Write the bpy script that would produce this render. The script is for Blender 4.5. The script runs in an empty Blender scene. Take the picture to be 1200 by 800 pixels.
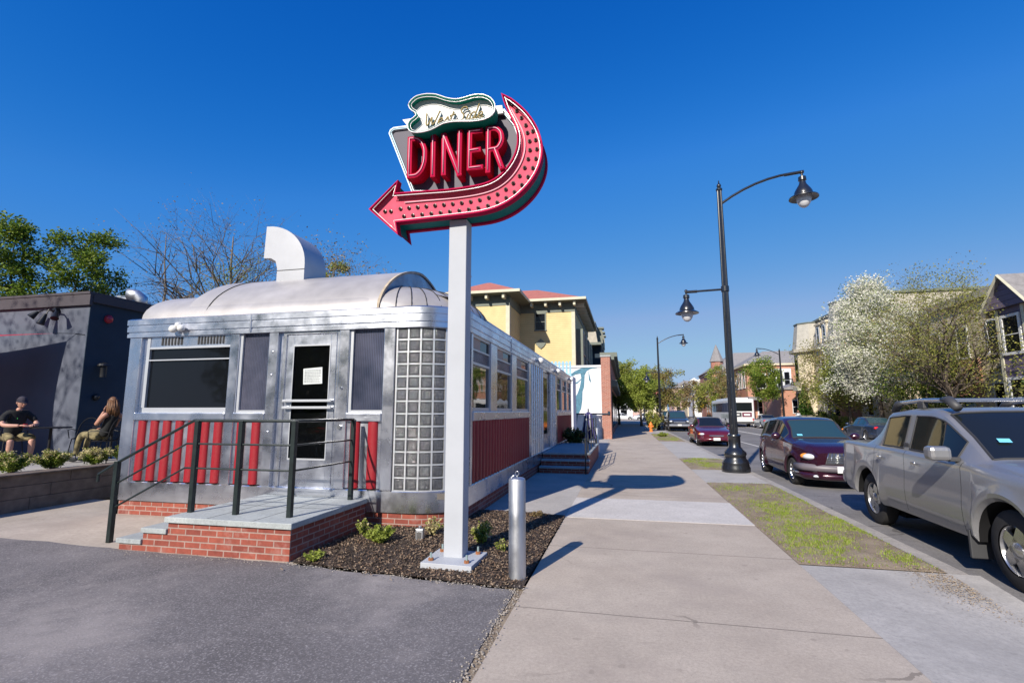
import bpy, bmesh, math, random
from mathutils import Vector, Matrix
PI=math.pi; R=math.radians
sc=bpy.context.scene
C=sc.collection
random.seed(7)
# ------------------------------------------------------------------ helpers
class MB:
    def __init__(s): s.v=[]; s.f=[]
    def add(s,vs,fs):
        n=len(s.v); s.v+= [tuple(v) for v in vs]; s.f+=[tuple(i+n for i in f) for f in fs]; return s
    def box(s,x0,x1,y0,y1,z0,z1):
        if x0>x1:x0,x1=x1,x0
        if y0>y1:y0,y1=y1,y0
        if z0>z1:z0,z1=z1,z0
        return s.add([(x0,y0,z0),(x1,y0,z0),(x1,y1,z0),(x0,y1,z0),(x0,y0,z1),(x1,y0,z1),(x1,y1,z1),(x0,y1,z1)],
          [(3,2,1,0),(4,5,6,7),(0,1,5,4),(1,2,6,5),(2,3,7,6),(3,0,4,7)])
    def tube(s,pts,r,n=8,cap=True):
        pts=[Vector(p) for p in pts]; rs=r if isinstance(r,(list,tuple)) else [r]*len(pts)
        rings=[]; prev=None
        for i,p in enumerate(pts):
            if i==0: t=pts[1]-p
            elif i==len(pts)-1: t=p-pts[i-1]
            else: t=(pts[i+1]-p).normalized()+(p-pts[i-1]).normalized()
            if t.length<1e-9: t=Vector((0,0,1))
            t.normalize()
            if prev is None:
                a=Vector((0,0,1)) if abs(t.z)<.9 else Vector((1,0,0))
                u=t.cross(a).normalized()
            else:
                u=(prev-t*prev.dot(t))
                u=u.normalized() if u.length>1e-6 else t.orthogonal().normalized()
            prev=u; w=t.cross(u)
            rings.append([p+(u*math.cos(2*PI*k/n)+w*math.sin(2*PI*k/n))*rs[i] for k in range(n)])
        b=len(s.v); 
        for rg in rings: s.v+=[tuple(q) for q in rg]
        for i in range(len(pts)-1):
            for k in range(n):
                s.f.append((b+i*n+k,b+i*n+(k+1)%n,b+(i+1)*n+(k+1)%n,b+(i+1)*n+k))
        if cap:
            s.f.append(tuple(b+k for k in range(n-1,-1,-1))); s.f.append(tuple(b+(len(pts)-1)*n+k for k in range(n)))
        return s
    def cyl(s,p0,p1,r0,r1=None,n=16): return s.tube([p0,p1],[r0,r0 if r1 is None else r1],n)
    def lathe(s,prof,c=(0,0,0),n=24,axis='z',cap=True):
        b=len(s.v)
        for (r,z) in prof:
            for k in range(n):
                a=2*PI*k/n; x,y=r*math.cos(a),r*math.sin(a)
                q=(x,y,z) if axis=='z' else ((x,z,y) if axis=='y' else (z,x,y))
                s.v.append((q[0]+c[0],q[1]+c[1],q[2]+c[2]))
        for i in range(len(prof)-1):
            for k in range(n): s.f.append((b+i*n+k,b+i*n+(k+1)%n,b+(i+1)*n+(k+1)%n,b+(i+1)*n+k))
        if cap:
            s.f.append(tuple(b+k for k in range(n-1,-1,-1))); m=b+(len(prof)-1)*n; s.f.append(tuple(m+k for k in range(n)))
        return s
    def prism(s,poly,fn,d0,d1):
        n=len(poly); vs=[fn(a,b_,d0) for a,b_ in poly]+[fn(a,b_,d1) for a,b_ in poly]
        return s.add(vs,[tuple(range(n)),tuple(range(2*n-1,n-1,-1))]+[(i,i+n,(i+1)%n+n,(i+1)%n) for i in range(n)])
    def grid(s,rows):
        n=len(rows[0]); b=len(s.v)
        for r in rows: s.v+=[tuple(p) for p in r]
        for i in range(len(rows)-1):
            for j in range(n-1): s.f.append((b+i*n+j,b+i*n+j+1,b+(i+1)*n+j+1,b+(i+1)*n+j))
        return s
    def ball(s,c,rx,ry=None,rz=None,n=12,m=8):
        ry=rx if ry is None else ry; rz=rx if rz is None else rz
        rows=[]
        for i in range(m+1):
            t=PI*i/m
            rows.append([(c[0]+rx*math.sin(t)*math.cos(2*PI*k/n),c[1]+ry*math.sin(t)*math.sin(2*PI*k/n),c[2]+rz*math.cos(t)) for k in range(n+1)])
        return s.grid(rows)
    def xf(s,M):
        s.v=[tuple(M@Vector(v)) for v in s.v]; return s
    def build(s,name,mat,parent=None,off=None,smooth=False,bevel=0,recalc=True,loc=None,wob=0):
        """vertices are world coordinates; off = origin of the thing they belong to"""
        me=bpy.data.meshes.new(name)
        o_=Vector(off) if off is not None else (Vector(loc) if loc is not None else Vector((0,0,0)))
        me.from_pydata([tuple(Vector(v)-o_) for v in s.v],[],s.f)
        if recalc:
            bm=bmesh.new(); bm.from_mesh(me); bmesh.ops.recalc_face_normals(bm,faces=bm.faces); bm.to_mesh(me); bm.free()
        me.materials.append(mat)
        if smooth:
            for p in me.polygons: p.use_smooth=True
            if smooth!='all':
                try: me.set_sharp_from_angle(angle=R(38))
                except Exception: pass
        o=bpy.data.objects.new(name,me); C.objects.link(o)
        if parent is not None: o.parent=parent
        if loc is not None and parent is None: o.location=loc
        if bevel:
            b=o.modifiers.new('bev','BEVEL'); b.width=bevel; b.segments=2; b.limit_method='ANGLE'; b.angle_limit=R(40)
        return o
def tag(o,label=None,cat=None,group=None,kind=None):
    if label:o['label']=label
    if cat:o['category']=cat
    if group:o['group']=group
    if kind:o['kind']=kind
    return o
def thing(name,label,cat,loc=(0,0,0),rz=0,group=None):
    o=bpy.data.objects.new(name,None); C.objects.link(o); o.location=loc; o.rotation_euler=(0,0,rz); o.empty_display_size=.2
    return tag(o,label,cat,group)
def copytree(o,parent=None,loc=None,rz=None,label=None):
    c=o.copy(); C.objects.link(c)
    if parent is not None: c.parent=parent
    if loc is not None: c.location=loc
    if rz is not None: c.rotation_euler=(0,0,rz)
    if label: c['label']=label
    for ch in [k for k in C.objects if k.parent==o]: copytree(ch,c)
    return c
def struct(name,mb,mat,**k): return tag(mb.build(name,mat,**k),kind='structure')
# ------------------------------------------------------------------ materials
def newmat(name):
    m=bpy.data.materials.new(name); m.use_nodes=True; nt=m.node_tree; b=nt.nodes['Principled BSDF']; return m,nt,b
def setc(b,col,rough=.6,metal=0,spec=.5,coat=0):
    b.inputs['Base Color'].default_value=(*col,1); b.inputs['Roughness'].default_value=rough; b.inputs['Metallic'].default_value=metal
    b.inputs['Specular IOR Level'].default_value=spec
    if coat: b.inputs['Coat Weight'].default_value=coat; b.inputs['Coat Roughness'].default_value=.05
def N(nt,t,**k):
    n=nt.nodes.new(t)
    for a,v in k.items():
        if a in n.inputs.keys() if hasattr(n,'inputs') else False: n.inputs[a].default_value=v
        else: setattr(n,a,v)
    return n
def inp(nt,n,i,v):
    if hasattr(v,'links') or isinstance(v,bpy.types.NodeSocket): nt.links.new(v,n.inputs[i])
    else: n.inputs[i].default_value=v
def coords(nt,scale=(1,1,1),kind='Object'):
    tc=nt.nodes.new('ShaderNodeTexCoord'); mp=nt.nodes.new('ShaderNodeMapping'); mp.inputs['Scale'].default_value=scale
    nt.links.new(tc.outputs[kind],mp.inputs['Vector']); return mp.outputs[0]
def noise(nt,vec,scale,detail=4,rough=.55):
    n=nt.nodes.new('ShaderNodeTexNoise'); n.inputs['Scale'].default_value=scale; n.inputs['Detail'].default_value=detail; n.inputs['Roughness'].default_value=rough
    nt.links.new(vec,n.inputs['Vector']); return n.outputs['Fac']
def ramp(nt,fac,stops):
    r=nt.nodes.new('ShaderNodeValToRGB'); nt.links.new(fac,r.inputs[0]); cr=r.color_ramp
    while len(cr.elements)<len(stops): cr.elements.new(.5)
    for e,(p,c) in zip(cr.elements,stops): e.position=p; e.color=(*c,1) if len(c)==3 else c
    return r.outputs[0]
def mixc(nt,f,a,b,mode='MIX'):
    n=nt.nodes.new('ShaderNodeMix'); n.data_type='RGBA'; n.blend_type=mode
    for s_,v in ((0,f),(6,a),(7,b)):
        if isinstance(v,bpy.types.NodeSocket): nt.links.new(v,n.inputs[s_])
        else: n.inputs[s_].default_value=v if s_==0 else (*v,1)
    return n.outputs[2]
def math_(nt,op,a,b=0,c=0):
    n=nt.nodes.new('ShaderNodeMath'); n.operation=op
    for i,v in enumerate((a,b,c)):
        if isinstance(v,bpy.types.NodeSocket): nt.links.new(v,n.inputs[i])
        else: n.inputs[i].default_value=v
    return n.outputs[0]
def bump(nt,b,h,strength=.3,dist=.02):
    n=nt.nodes.new('ShaderNodeBump'); n.inputs['Strength'].default_value=strength; n.inputs['Distance'].default_value=dist
    nt.links.new(h,n.inputs['Height']); nt.links.new(n.outputs[0],b.inputs['Normal'])
def plain(name,col,rough=.6,metal=0,spec=.5,coat=0,var=.15,scale=3,bmp=0,bscale=30):
    m,nt,b=newmat(name); setc(b,col,rough,metal,spec,coat)
    v=coords(nt)
    if var:
        f=noise(nt,v,scale,5)
        lo=tuple(c*(1-var) for c in col); hi=tuple(min(1,c*(1+var)) for c in col)
        nt.links.new(ramp(nt,f,[(.3,lo),(.7,hi)]),b.inputs['Base Color'])
    if bmp: bump(nt,b,noise(nt,v,bscale,4),bmp,.01)
    return m
def ground_mat(name,c1,c2,speck=None,scale=1.2,fine=90,rough=.9,bmp=.35,joints=None,stain=None,stain_w=.5,crack=0):
    m,nt,b=newmat(name); setc(b,c1,rough,0,.3); v=coords(nt)
    f=noise(nt,v,scale,6,.6); col=ramp(nt,f,[(.32,c1),(.68,c2)])
    f2=noise(nt,v,fine,3,.7)
    if speck: col=mixc(nt,math_(nt,'MULTIPLY',ramp(nt,f2,[(.52,(0,0,0)),(.66,(1,1,1))]),.75),col,speck)
    g=noise(nt,v,fine*.33,4,.7); col=mixc(nt,.5,col,ramp(nt,g,[(.3,(.72,.72,.72)),(.7,(1.25,1.25,1.25))]),'MULTIPLY')
    if stain:
        s_=noise(nt,v,.55,5,.65); col=mixc(nt,math_(nt,'MULTIPLY',ramp(nt,s_,[(.5,(0,0,0)),(.66,(1,1,1))]),stain_w),col,stain)
    b3=noise(nt,v,2.3,7,.75); col=mixc(nt,.55,col,ramp(nt,b3,[(.30,(.80,.80,.80)),(.72,(1.16,1.15,1.14))]),'MULTIPLY')
    sp3=noise(nt,v,9,2,.4); col=mixc(nt,math_(nt,'MULTIPLY',ramp(nt,sp3,[(.70,(0,0,0)),(.74,(1,1,1))]),.35),col,tuple(c*.55 for c in c1))
    if crack:
        cm=nt.nodes.new('ShaderNodeTexVoronoi'); cm.feature='DISTANCE_TO_EDGE'; cm.inputs['Scale'].default_value=crack
        dv=nt.nodes.new('ShaderNodeVectorMath'); dv.operation='ADD'; nz=nt.nodes.new('ShaderNodeTexNoise'); nz.inputs['Scale'].default_value=1.7; nz.inputs['Detail'].default_value=6; nt.links.new(v,nz.inputs['Vector'])
        sc3=nt.nodes.new('ShaderNodeVectorMath'); sc3.operation='SCALE'; sc3.inputs['Scale'].default_value=.7; nt.links.new(nz.outputs['Color'],sc3.inputs[0])
        nt.links.new(v,dv.inputs[0]); nt.links.new(sc3.outputs[0],dv.inputs[1]); nt.links.new(dv.outputs[0],cm.inputs['Vector'])
        msk=ramp(nt,noise(nt,v,.6,2),[(.50,(0,0,0)),(.56,(1,1,1))])
        ck=math_(nt,'MULTIPLY',math_(nt,'MULTIPLY',math_(nt,'LESS_THAN',cm.outputs['Distance'],.0045*crack/.3),msk),.6)
        col=mixc(nt,ck,col,tuple(c*.35 for c in c1))
    h=f2
    if joints:
        sep=nt.nodes.new('ShaderNodeSeparateXYZ'); nt.links.new(v,sep.inputs[0])
        wob=math_(nt,'MULTIPLY',math_(nt,'SUBTRACT',noise(nt,v,2.5,3),.5),.02)
        for ax,per,off in joints:
            y=math_(nt,'ADD',math_(nt,'ADD',sep.outputs[ax],off),wob)
            fr=math_(nt,'FRACT',math_(nt,'DIVIDE',y,per))
            d=math_(nt,'LESS_THAN',fr,.015/per)
            col=mixc(nt,math_(nt,'MULTIPLY',d,.75),col,tuple(c*.35 for c in c1))
    nt.links.new(col,b.inputs['Base Color']); bump(nt,b,h,bmp,.01); return m
def brick_mat(name,c1=(.28,.074,.050),c2=(.19,.048,.036),mortar=(.31,.22,.19),bw=.21,bh=.07,ms=.008,rough=.85,eff=.25):
    m,nt,b=newmat(name); setc(b,c1,rough,0,.3)
    tc=nt.nodes.new('ShaderNodeTexCoord'); sep=nt.nodes.new('ShaderNodeSeparateXYZ'); nt.links.new(tc.outputs['Object'],sep.inputs[0])
    u=math_(nt,'ADD',sep.outputs[0],sep.outputs[1]); cb=nt.nodes.new('ShaderNodeCombineXYZ'); nt.links.new(u,cb.inputs[0]); nt.links.new(sep.outputs[2],cb.inputs[1])
    br=nt.nodes.new('ShaderNodeTexBrick'); nt.links.new(cb.outputs[0],br.inputs['Vector'])
    br.inputs['Scale'].default_value=1; br.inputs['Brick Width'].default_value=bw; br.inputs['Row Height'].default_value=bh; br.inputs['Mortar Size'].default_value=ms; br.inputs['Mortar Smooth'].default_value=.2; br.inputs['Bias'].default_value=-.1
    br.inputs['Color1'].default_value=(*c1,1); br.inputs['Color2'].default_value=(*c2,1); br.inputs['Mortar'].default_value=(*mortar,1)
    v=coords(nt); col=mixc(nt,.6,br.outputs['Color'],ramp(nt,noise(nt,v,14,5,.7),[(.3,(.7,.7,.7)),(.72,(1.3,1.3,1.3))]),'MULTIPLY')
    e=noise(nt,v,3.2,5,.7); col=mixc(nt,math_(nt,'MULTIPLY',ramp(nt,e,[(.55,(0,0,0)),(.72,(1,1,1))]),eff),col,(.55,.42,.38))
    nt.links.new(col,b.inputs['Base Color']); 
    h=math_(nt,'ADD',math_(nt,'MULTIPLY',br.outputs['Fac'],-1),math_(nt,'MULTIPLY',noise(nt,v,60,3),.4)); bump(nt,b,h,.5,.008); return m
def steel_mat(name,col=(.60,.62,.66),rough=.26,streak=(1,1,12),var=.12,wav=.06,wscale=1.6,smudge=.25,brush=None):
    m,nt,b=newmat(name); setc(b,col,rough,1)
    v=coords(nt,streak); f=noise(nt,v,3,6,.65)
    v2=coords(nt); g=noise(nt,v2,2.6,4,.6)
    nt.links.new(mixc(nt,math_(nt,'MULTIPLY',ramp(nt,g,[(.45,(0,0,0)),(.75,(1,1,1))]),smudge*2),ramp(nt,f,[(.3,tuple(c*(1-var) for c in col)),(.7,tuple(min(1,c*(1+var)) for c in col))]),tuple(c*.62 for c in col)),b.inputs['Base Color'])
    rr=ramp(nt,g,[(.3,(rough*.75,)*3),(.75,(min(1,rough*1.5+smudge*.3),)*3)]); nt.links.new(rr,b.inputs['Roughness'])
    bump(nt,b,math_(nt,'ADD',noise(nt,v2,wscale,2),math_(nt,'MULTIPLY',noise(nt,v2,9,2),.12)),wav,.25); return m
def siding_mat(name,col,per=.13,rough=.7,dark=.72):
    m,nt,b=newmat(name); setc(b,col,rough,0,.3); v=coords(nt); sep=nt.nodes.new('ShaderNodeSeparateXYZ'); nt.links.new(v,sep.inputs[0])
    fr=math_(nt,'FRACT',math_(nt,'DIVIDE',sep.outputs[2],per))
    base=ramp(nt,noise(nt,v,1.3,5),[(.3,tuple(c*.88 for c in col)),(.7,tuple(min(1,c*1.06) for c in col))])
    nt.links.new(mixc(nt,math_(nt,'LESS_THAN',fr,.09),base,tuple(c*dark*.7 for c in col)),b.inputs['Base Color'])
    bump(nt,b,math_(nt,'SUBTRACT',1,fr),.6,.02); return m
def leaf_mat(name,cols,rough=.55,trans=.25):
    m,nt,b=newmat(name); setc(b,cols[0],rough,0,.3)
    g=nt.nodes.new('ShaderNodeNewGeometry'); 
    st=[(i/(max(1,len(cols)-1)),c) for i,c in enumerate(cols)]
    nt.links.new(ramp(nt,g.outputs['Random Per Island'],st),b.inputs['Base Color'])
    tr=nt.nodes.new('ShaderNodeBsdfTranslucent'); nt.links.new(ramp(nt,g.outputs['Random Per Island'],[(p,tuple(min(1,x*1.5) for x in c)) for p,c in st]),tr.inputs[0])
    mx=nt.nodes.new('ShaderNodeMixShader'); mx.inputs[0].default_value=trans; nt.links.new(b.outputs[0],mx.inputs[1]); nt.links.new(tr.outputs[0],mx.inputs[2])
    nt.links.new(mx.outputs[0],nt.nodes['Material Output'].inputs[0]); return m
def glass_mat(name,col=(.012,.016,.02),rough=.04,spec=.8):
    m,nt,b=newmat(name); setc(b,col,rough,0,spec); 
    v=coords(nt); bump(nt,b,noise(nt,v,1.3,2),.03,.15); return m
def paint_mat(name,col,metal=.0,rough=.35,coat=1,dust=.10):
    m,nt,b=newmat(name); setc(b,col,rough,metal,.5,coat)
    v=coords(nt); f=noise(nt,v,2.2,6,.65)
    nt.links.new(mixc(nt,math_(nt,'MULTIPLY',ramp(nt,f,[(.4,(0,0,0)),(.8,(1,1,1))]),dust),col,(.30,.27,.24)),b.inputs['Base Color'])
    b.inputs['Coat Roughness'].default_value=.06
    g=noise(nt,v,60,3); nt.links.new(ramp(nt,g,[(.3,(rough*.8,)*3),(.7,(rough*1.25,)*3)]),b.inputs['Roughness']); return m
M={}
def tglass(name,col,mix_,rough=.03):
    m,nt,b=newmat(name); setc(b,(.006,.007,.008),rough,0,.5)
    tr=nt.nodes.new('ShaderNodeBsdfTransparent'); tr.inputs[0].default_value=(*col,1); mx=nt.nodes.new('ShaderNodeMixShader'); mx.inputs[0].default_value=mix_
    nt.links.new(b.outputs[0],mx.inputs[1]); nt.links.new(tr.outputs[0],mx.inputs[2]); nt.links.new(mx.outputs[0],nt.nodes['Material Output'].inputs[0]); return m
M['glass_clear']=tglass('window_glass',(.72,.74,.74),.72)
M['asphalt_lot']=ground_mat('asphalt_lot',(.105,.098,.100),(.165,.153,.155),speck=(.34,.32,.32),scale=.7,fine=62,stain=(.33,.30,.285),stain_w=.65)
M['road']=ground_mat('road',(.15,.145,.145),(.21,.20,.197),speck=(.26,.25,.25),scale=.5,fine=60,stain=(.09,.088,.09),crack=.3)
M['walk']=ground_mat('walk_concrete',(.395,.335,.275),(.47,.405,.335),speck=(.31,.27,.23),scale=.8,fine=120,bmp=.2,joints=[(1,1.96,-.38)],stain=(.33,.28,.24),stain_w=.6,crack=.16)
M['walk_new']=ground_mat('new_concrete',(.49,.465,.435),(.56,.53,.50),speck=(.47,.44,.41),scale=1.3,fine=80,bmp=.15)
M['apron']=ground_mat('apron_concrete',(.36,.34,.315),(.44,.415,.385),speck=(.30,.29,.28),scale=.9,fine=70,bmp=.2,stain=(.29,.275,.26))
M['path']=ground_mat('path_concrete',(.36,.31,.255),(.45,.39,.33),scale=.8,fine=60,bmp=.2,stain=(.33,.28,.235),stain_w=.6)
M['kerb']=ground_mat('kerb_granite',(.30,.275,.25),(.40,.37,.33),speck=(.2,.19,.18),scale=3,fine=60,joints=[(1,1.9,0)])
M['earth']=ground_mat('earth',(.10,.09,.07),(.15,.14,.10),scale=.2,fine=20)
M['soil']=ground_mat('verge_soil',(.17,.125,.085),(.30,.24,.17),speck=(.42,.36,.28),scale=2.2,fine=70,bmp=.7)
M['mulch']=ground_mat('mulch_soil',(.030,.022,.018),(.065,.048,.038),speck=(.14,.10,.08),scale=5,fine=60,bmp=1)
M['brick']=brick_mat('diner_brick')
M['brick_wall']=brick_mat('wall_brick',c1=(.36,.13,.085),c2=(.29,.09,.06),mortar=(.40,.34,.29))
M['brick_far']=brick_mat('far_brick',c1=(.46,.20,.12),c2=(.40,.16,.10),mortar=(.42,.33,.27),bw=.25,bh=.08)
M['slab']=ground_mat('blue_stone',(.30,.33,.34),(.38,.41,.41),speck=(.26,.28,.29),scale=2,fine=60,bmp=.2,rough=.8)
M['steel']=steel_mat('stainless_steel',(.66,.68,.74),.27,(1,1,6),var=.08,wav=.02,smudge=.04)
M['steel_corn']=steel_mat('stainless_cornice',(.66,.69,.77),.28,(.5,.5,14),var=.08,wav=.012,smudge=.04)
M['steel_post']=steel_mat('stainless_post',(.62,.64,.71),.27,(4,4,.5),var=.07,wav=.016,smudge=.05,wscale=1.2)
M['roofmetal']=plain('silver_roof_paint',(.42,.40,.39),.45,.3,var=.16,scale=2.2,bmp=.05,bscale=6)
M['roofworn']=plain('roof_tar_stain',(.42,.35,.26),.8,0,var=.3,scale=6)
M['duct']=plain('galvanised_sheet',(.42,.43,.455),.38,.35,var=.06,scale=2,bmp=.06,bscale=3)
M['seam']=plain('seam_black',(.03,.03,.032),.7,var=0)
M['red']=paint_mat('red_enamel',(.26,.005,.013),0,.45,.15,dust=.04)
M['red_letter']=plain('letter_red',(.42,.004,.03),.7,spec=.08,var=.06)
M['glass']=glass_mat('dark_glass',(.006,.007,.009),.05,.28)
M['glass_side']=glass_mat('side_glass',(.012,.014,.014),.03,1.2)
M['white']=plain('white_paint',(.64,.64,.63),.5,var=.06)
M['white2']=plain('aluminium_trim',(.55,.57,.60),.35,.5,var=.05)
M['black']=paint_mat('black_paint',(.010,.011,.014),0,.3,.8,dust=.02)
M['blackm']=plain('black_metal',(.016,.017,.02),.45,.3,var=.2,scale=8)
M['dark']=plain('dark_interior',(.012,.012,.013),.9,var=0,spec=.1)
M['green_rail']=plain('green_black_rail',(.014,.022,.022),.4,.2,var=.3,scale=12)
M['post']=plain('pole_grey_paint',(.40,.42,.455),.6,spec=.2,var=.05,scale=3,bmp=.04)
M['galv']=steel_mat('galvanised_steel',(.52,.54,.58),.42,(6,6,.8),var=.15,wav=.02,smudge=.25)
M['paper']=plain('paper',(.55,.58,.57),.9,var=.05)
M['ink']=plain('ink',(.06,.06,.08),.9,var=0)
M['rust']=plain('rusty_steel',(.30,.12,.05),.8,.3,var=.3,scale=30)
M['zinc']=plain('zinc_bolt',(.42,.55,.55),.4,.6,var=.1)
M['pinkrim']=plain('sign_magenta',(.42,.006,.06),.7,spec=.08,var=.06)
M['pink']=plain('sign_pink',(.62,.10,.155),.75,spec=.08,var=.12,scale=9)
M['teal']=plain('sign_teal',(.006,.16,.16),.6,spec=.2,var=.08)
M['green']=plain('sign_green',(.006,.22,.15),.6,spec=.15,var=.06)
M['signgrey']=plain('sign_grey_panel',(.075,.07,.10),.5,0,spec=.22,var=.10,scale=2)
M['neonw']=plain('neon_tube_white',(.72,.68,.70),.2,spec=.7,var=0)
M['neonp']=plain('neon_tube_pink',(.72,.40,.46),.4,spec=.3,var=0)
M['neonb']=plain('neon_tube_blue',(.55,.72,.80),.2,spec=.7,var=0)
M['neony']=plain('neon_tube_cream',(.26,.20,.08),.5,spec=.2,var=0)
M['bulb']=plain('bulb_socket',(.05,.03,.025),.3,var=.2)
M['rubber']=plain('tyre_rubber',(.022,.021,.021),.85,var=.2,scale=12,bmp=.2,bscale=40)
M['chrome']=plain('chrome',(.72,.73,.75),.12,1,var=.03)
M['alloy']=plain('alloy_rim',(.55,.55,.56),.25,.9,var=.1)
M['plast']=plain('grey_plastic',(.045,.046,.05),.55,var=.1)
M['lamp_clear']=glass_mat('headlight_lens',(.55,.57,.60),.08,.7)
M['lamp_amber']=plain('amber_lens',(.85,.28,.03),.2,var=0)
M['lamp_red']=plain('red_lens',(.55,.015,.02),.15,var=0)
M['carglass']=glass_mat('car_glass',(.010,.013,.015),.04,.5)
M['carglass_blue']=glass_mat('car_glass_tint',(.02,.05,.065),.05,.7)
M['globe']=plain('lamp_globe',(.62,.62,.64),.25,var=.05)
M['bark']=plain('tree_bark',(.10,.078,.06),.9,var=.35,scale=6,bmp=.6,bscale=14)
M['bark_grey']=plain('tree_bark_grey',(.15,.125,.10),.9,var=.35,scale=6,bmp=.6,bscale=14)
M['leaf_green']=leaf_mat('leaf_green',[(.07,.13,.012),(.14,.22,.015),(.05,.09,.01),(.24,.28,.03)])
M['leaf_lime']=leaf_mat('leaf_lime',[(.21,.26,.04),(.32,.37,.07),(.15,.19,.03)],trans=.35)
M['leaf_olive']=leaf_mat('leaf_olive',[(.22,.23,.045),(.16,.18,.035),(.31,.29,.07),(.10,.12,.028)])
M['leaf_rust']=leaf_mat('leaf_rust',[(.25,.17,.075),(.18,.11,.055),(.20,.19,.06),(.30,.22,.10)])
M['leaf_dark']=leaf_mat('leaf_dark',[(.025,.05,.012),(.05,.085,.015),(.035,.065,.014)])
M['blossom']=leaf_mat('blossom_white',[(.56,.55,.46),(.68,.66,.60),(.58,.58,.46),(.30,.36,.15)],trans=.2)
M['cedar']=leaf_mat('cedar_green',[(.04,.10,.012),(.08,.16,.02),(.03,.07,.01)])
M['shrub']=leaf_mat('shrub_leaf',[(.10,.15,.015),(.20,.25,.03),(.06,.10,.012)])
M['shrubtip']=leaf_mat('shrub_tip',[(.50,.42,.20),(.38,.34,.14),(.58,.50,.30)])
M['grass']=leaf_mat('grass_blade',[(.13,.21,.02),(.24,.34,.03),(.22,.30,.03),(.34,.31,.12),(.11,.17,.02)])
M['yellow']=siding_mat('yellow_siding',(.60,.49,.25),.15)
M['trim_green']=plain('green_grey_trim',(.13,.15,.125),.6,var=.1)
M['trim_pale']=plain('pale_trim',(.50,.48,.36),.6,var=.08)
M['redroof']=plain('red_shingle',(.38,.13,.10),.85,var=.15,scale=4,bmp=.3)
M['grey_shingle']=plain('grey_shingle',(.22,.21,.21),.9,var=.2,scale=4,bmp=.3)
M['cream']=plain('cream_wall',(.58,.50,.36),.8,var=.12,scale=1.5)
M['tan_shingle']=plain('tan_shingle',(.36,.33,.27),.9,var=.15,scale=3)
M['muralwhite']=plain('mural_white_wall',(.62,.63,.66),.8,var=.05,scale=2)
M['muralblue']=plain('mural_blue',(.06,.17,.24),.7,var=.3,scale=6)
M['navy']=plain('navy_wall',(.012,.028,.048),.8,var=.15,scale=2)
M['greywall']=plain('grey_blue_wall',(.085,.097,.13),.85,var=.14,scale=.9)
M['purple']=siding_mat('purple_siding',(.15,.12,.17),.3,dark=.6)
M['pinkwall']=plain('pink_wall',(.50,.34,.31),.8,var=.1)
M['cloth_purple']=plain('umbrella_cloth',(.035,.03,.12),.85,var=.1)
M['skin']=plain('skin',(.50,.27,.20),.55,var=.08,scale=8)
M['skin_tan']=plain('skin_tan',(.38,.19,.13),.55,var=.08,scale=8)
M['shirt']=plain('black_shirt',(.012,.013,.014),.9,var=.2)
M['camo']=plain('camo_cloth',(.17,.14,.07),.9,var=.7,scale=9)
M['hair']=plain('brown_hair',(.13,.06,.025),.6,var=.5,scale=25)
M['cap']=plain('grey_cap',(.035,.03,.045),.85,var=.2)
M['denim']=plain('denim',(.04,.06,.11),.9,var=.2)
M['timber']=plain('planter_timber',(.15,.115,.09),.85,var=.35,scale=5,bmp=.5,bscale=18)
M['wire']=plain('chair_wire',(.018,.018,.02),.5,.5,var=.1)
M['sail']=plain('red_sail',(.55,.02,.05),.8,var=.08)
M['yellow_sign']=plain('yellow_sign',(.75,.48,.02),.5,var=.05)
M['orange']=plain('hydrant_orange',(.75,.20,.03),.5,var=.1)
M['busw']=paint_mat('bus_white',(.62,.63,.64),0,.4,.4)
M['busm']=paint_mat('bus_maroon',(.12,.01,.04),0,.4,.4)
M['steelred']=plain('red_dome_lamp',(.40,.02,.04),.35,var=0)
M['sticker']=plain('blue_sticker',(.15,.48,.62),.6,var=.05)
def fluted_mat():
    m,nt,b=newmat('ribbed_glass'); setc(b,(.10,.12,.17),.16,.55,.9)
    v=coords(nt); sep=nt.nodes.new('ShaderNodeSeparateXYZ'); nt.links.new(v,sep.inputs[0])
    u=math_(nt,'ADD',sep.outputs[0],sep.outputs[1])
    s_=math_(nt,'SINE',math_(nt,'MULTIPLY',u,2*PI/.028)); bump(nt,b,s_,.5,.006)
    f=noise(nt,v,1.6,3); nt.links.new(ramp(nt,f,[(.35,(.06,.07,.11)),(.75,(.20,.20,.27))]),b.inputs['Base Color']); return m
M['fluted']=fluted_mat()
def gblock_mat():
    m,nt,b=newmat('glass_block'); setc(b,(.12,.125,.13),.08,.15,1.0)
    v=coords(nt); f=noise(nt,v,30,4,.7); g=noise(nt,coords(nt,(30,30,4)),2.0,3)
    col=ramp(nt,f,[(.3,(.035,.04,.048)),(.6,(.085,.09,.10)),(.85,(.26,.26,.27))])
    nt.links.new(mixc(nt,.35,col,ramp(nt,g,[(.3,(.03,.03,.04)),(.85,(.26,.25,.24))])),b.inputs['Base Color']); bump(nt,b,f,.6,.03); return m
M['gblock']=gblock_mat()
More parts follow.
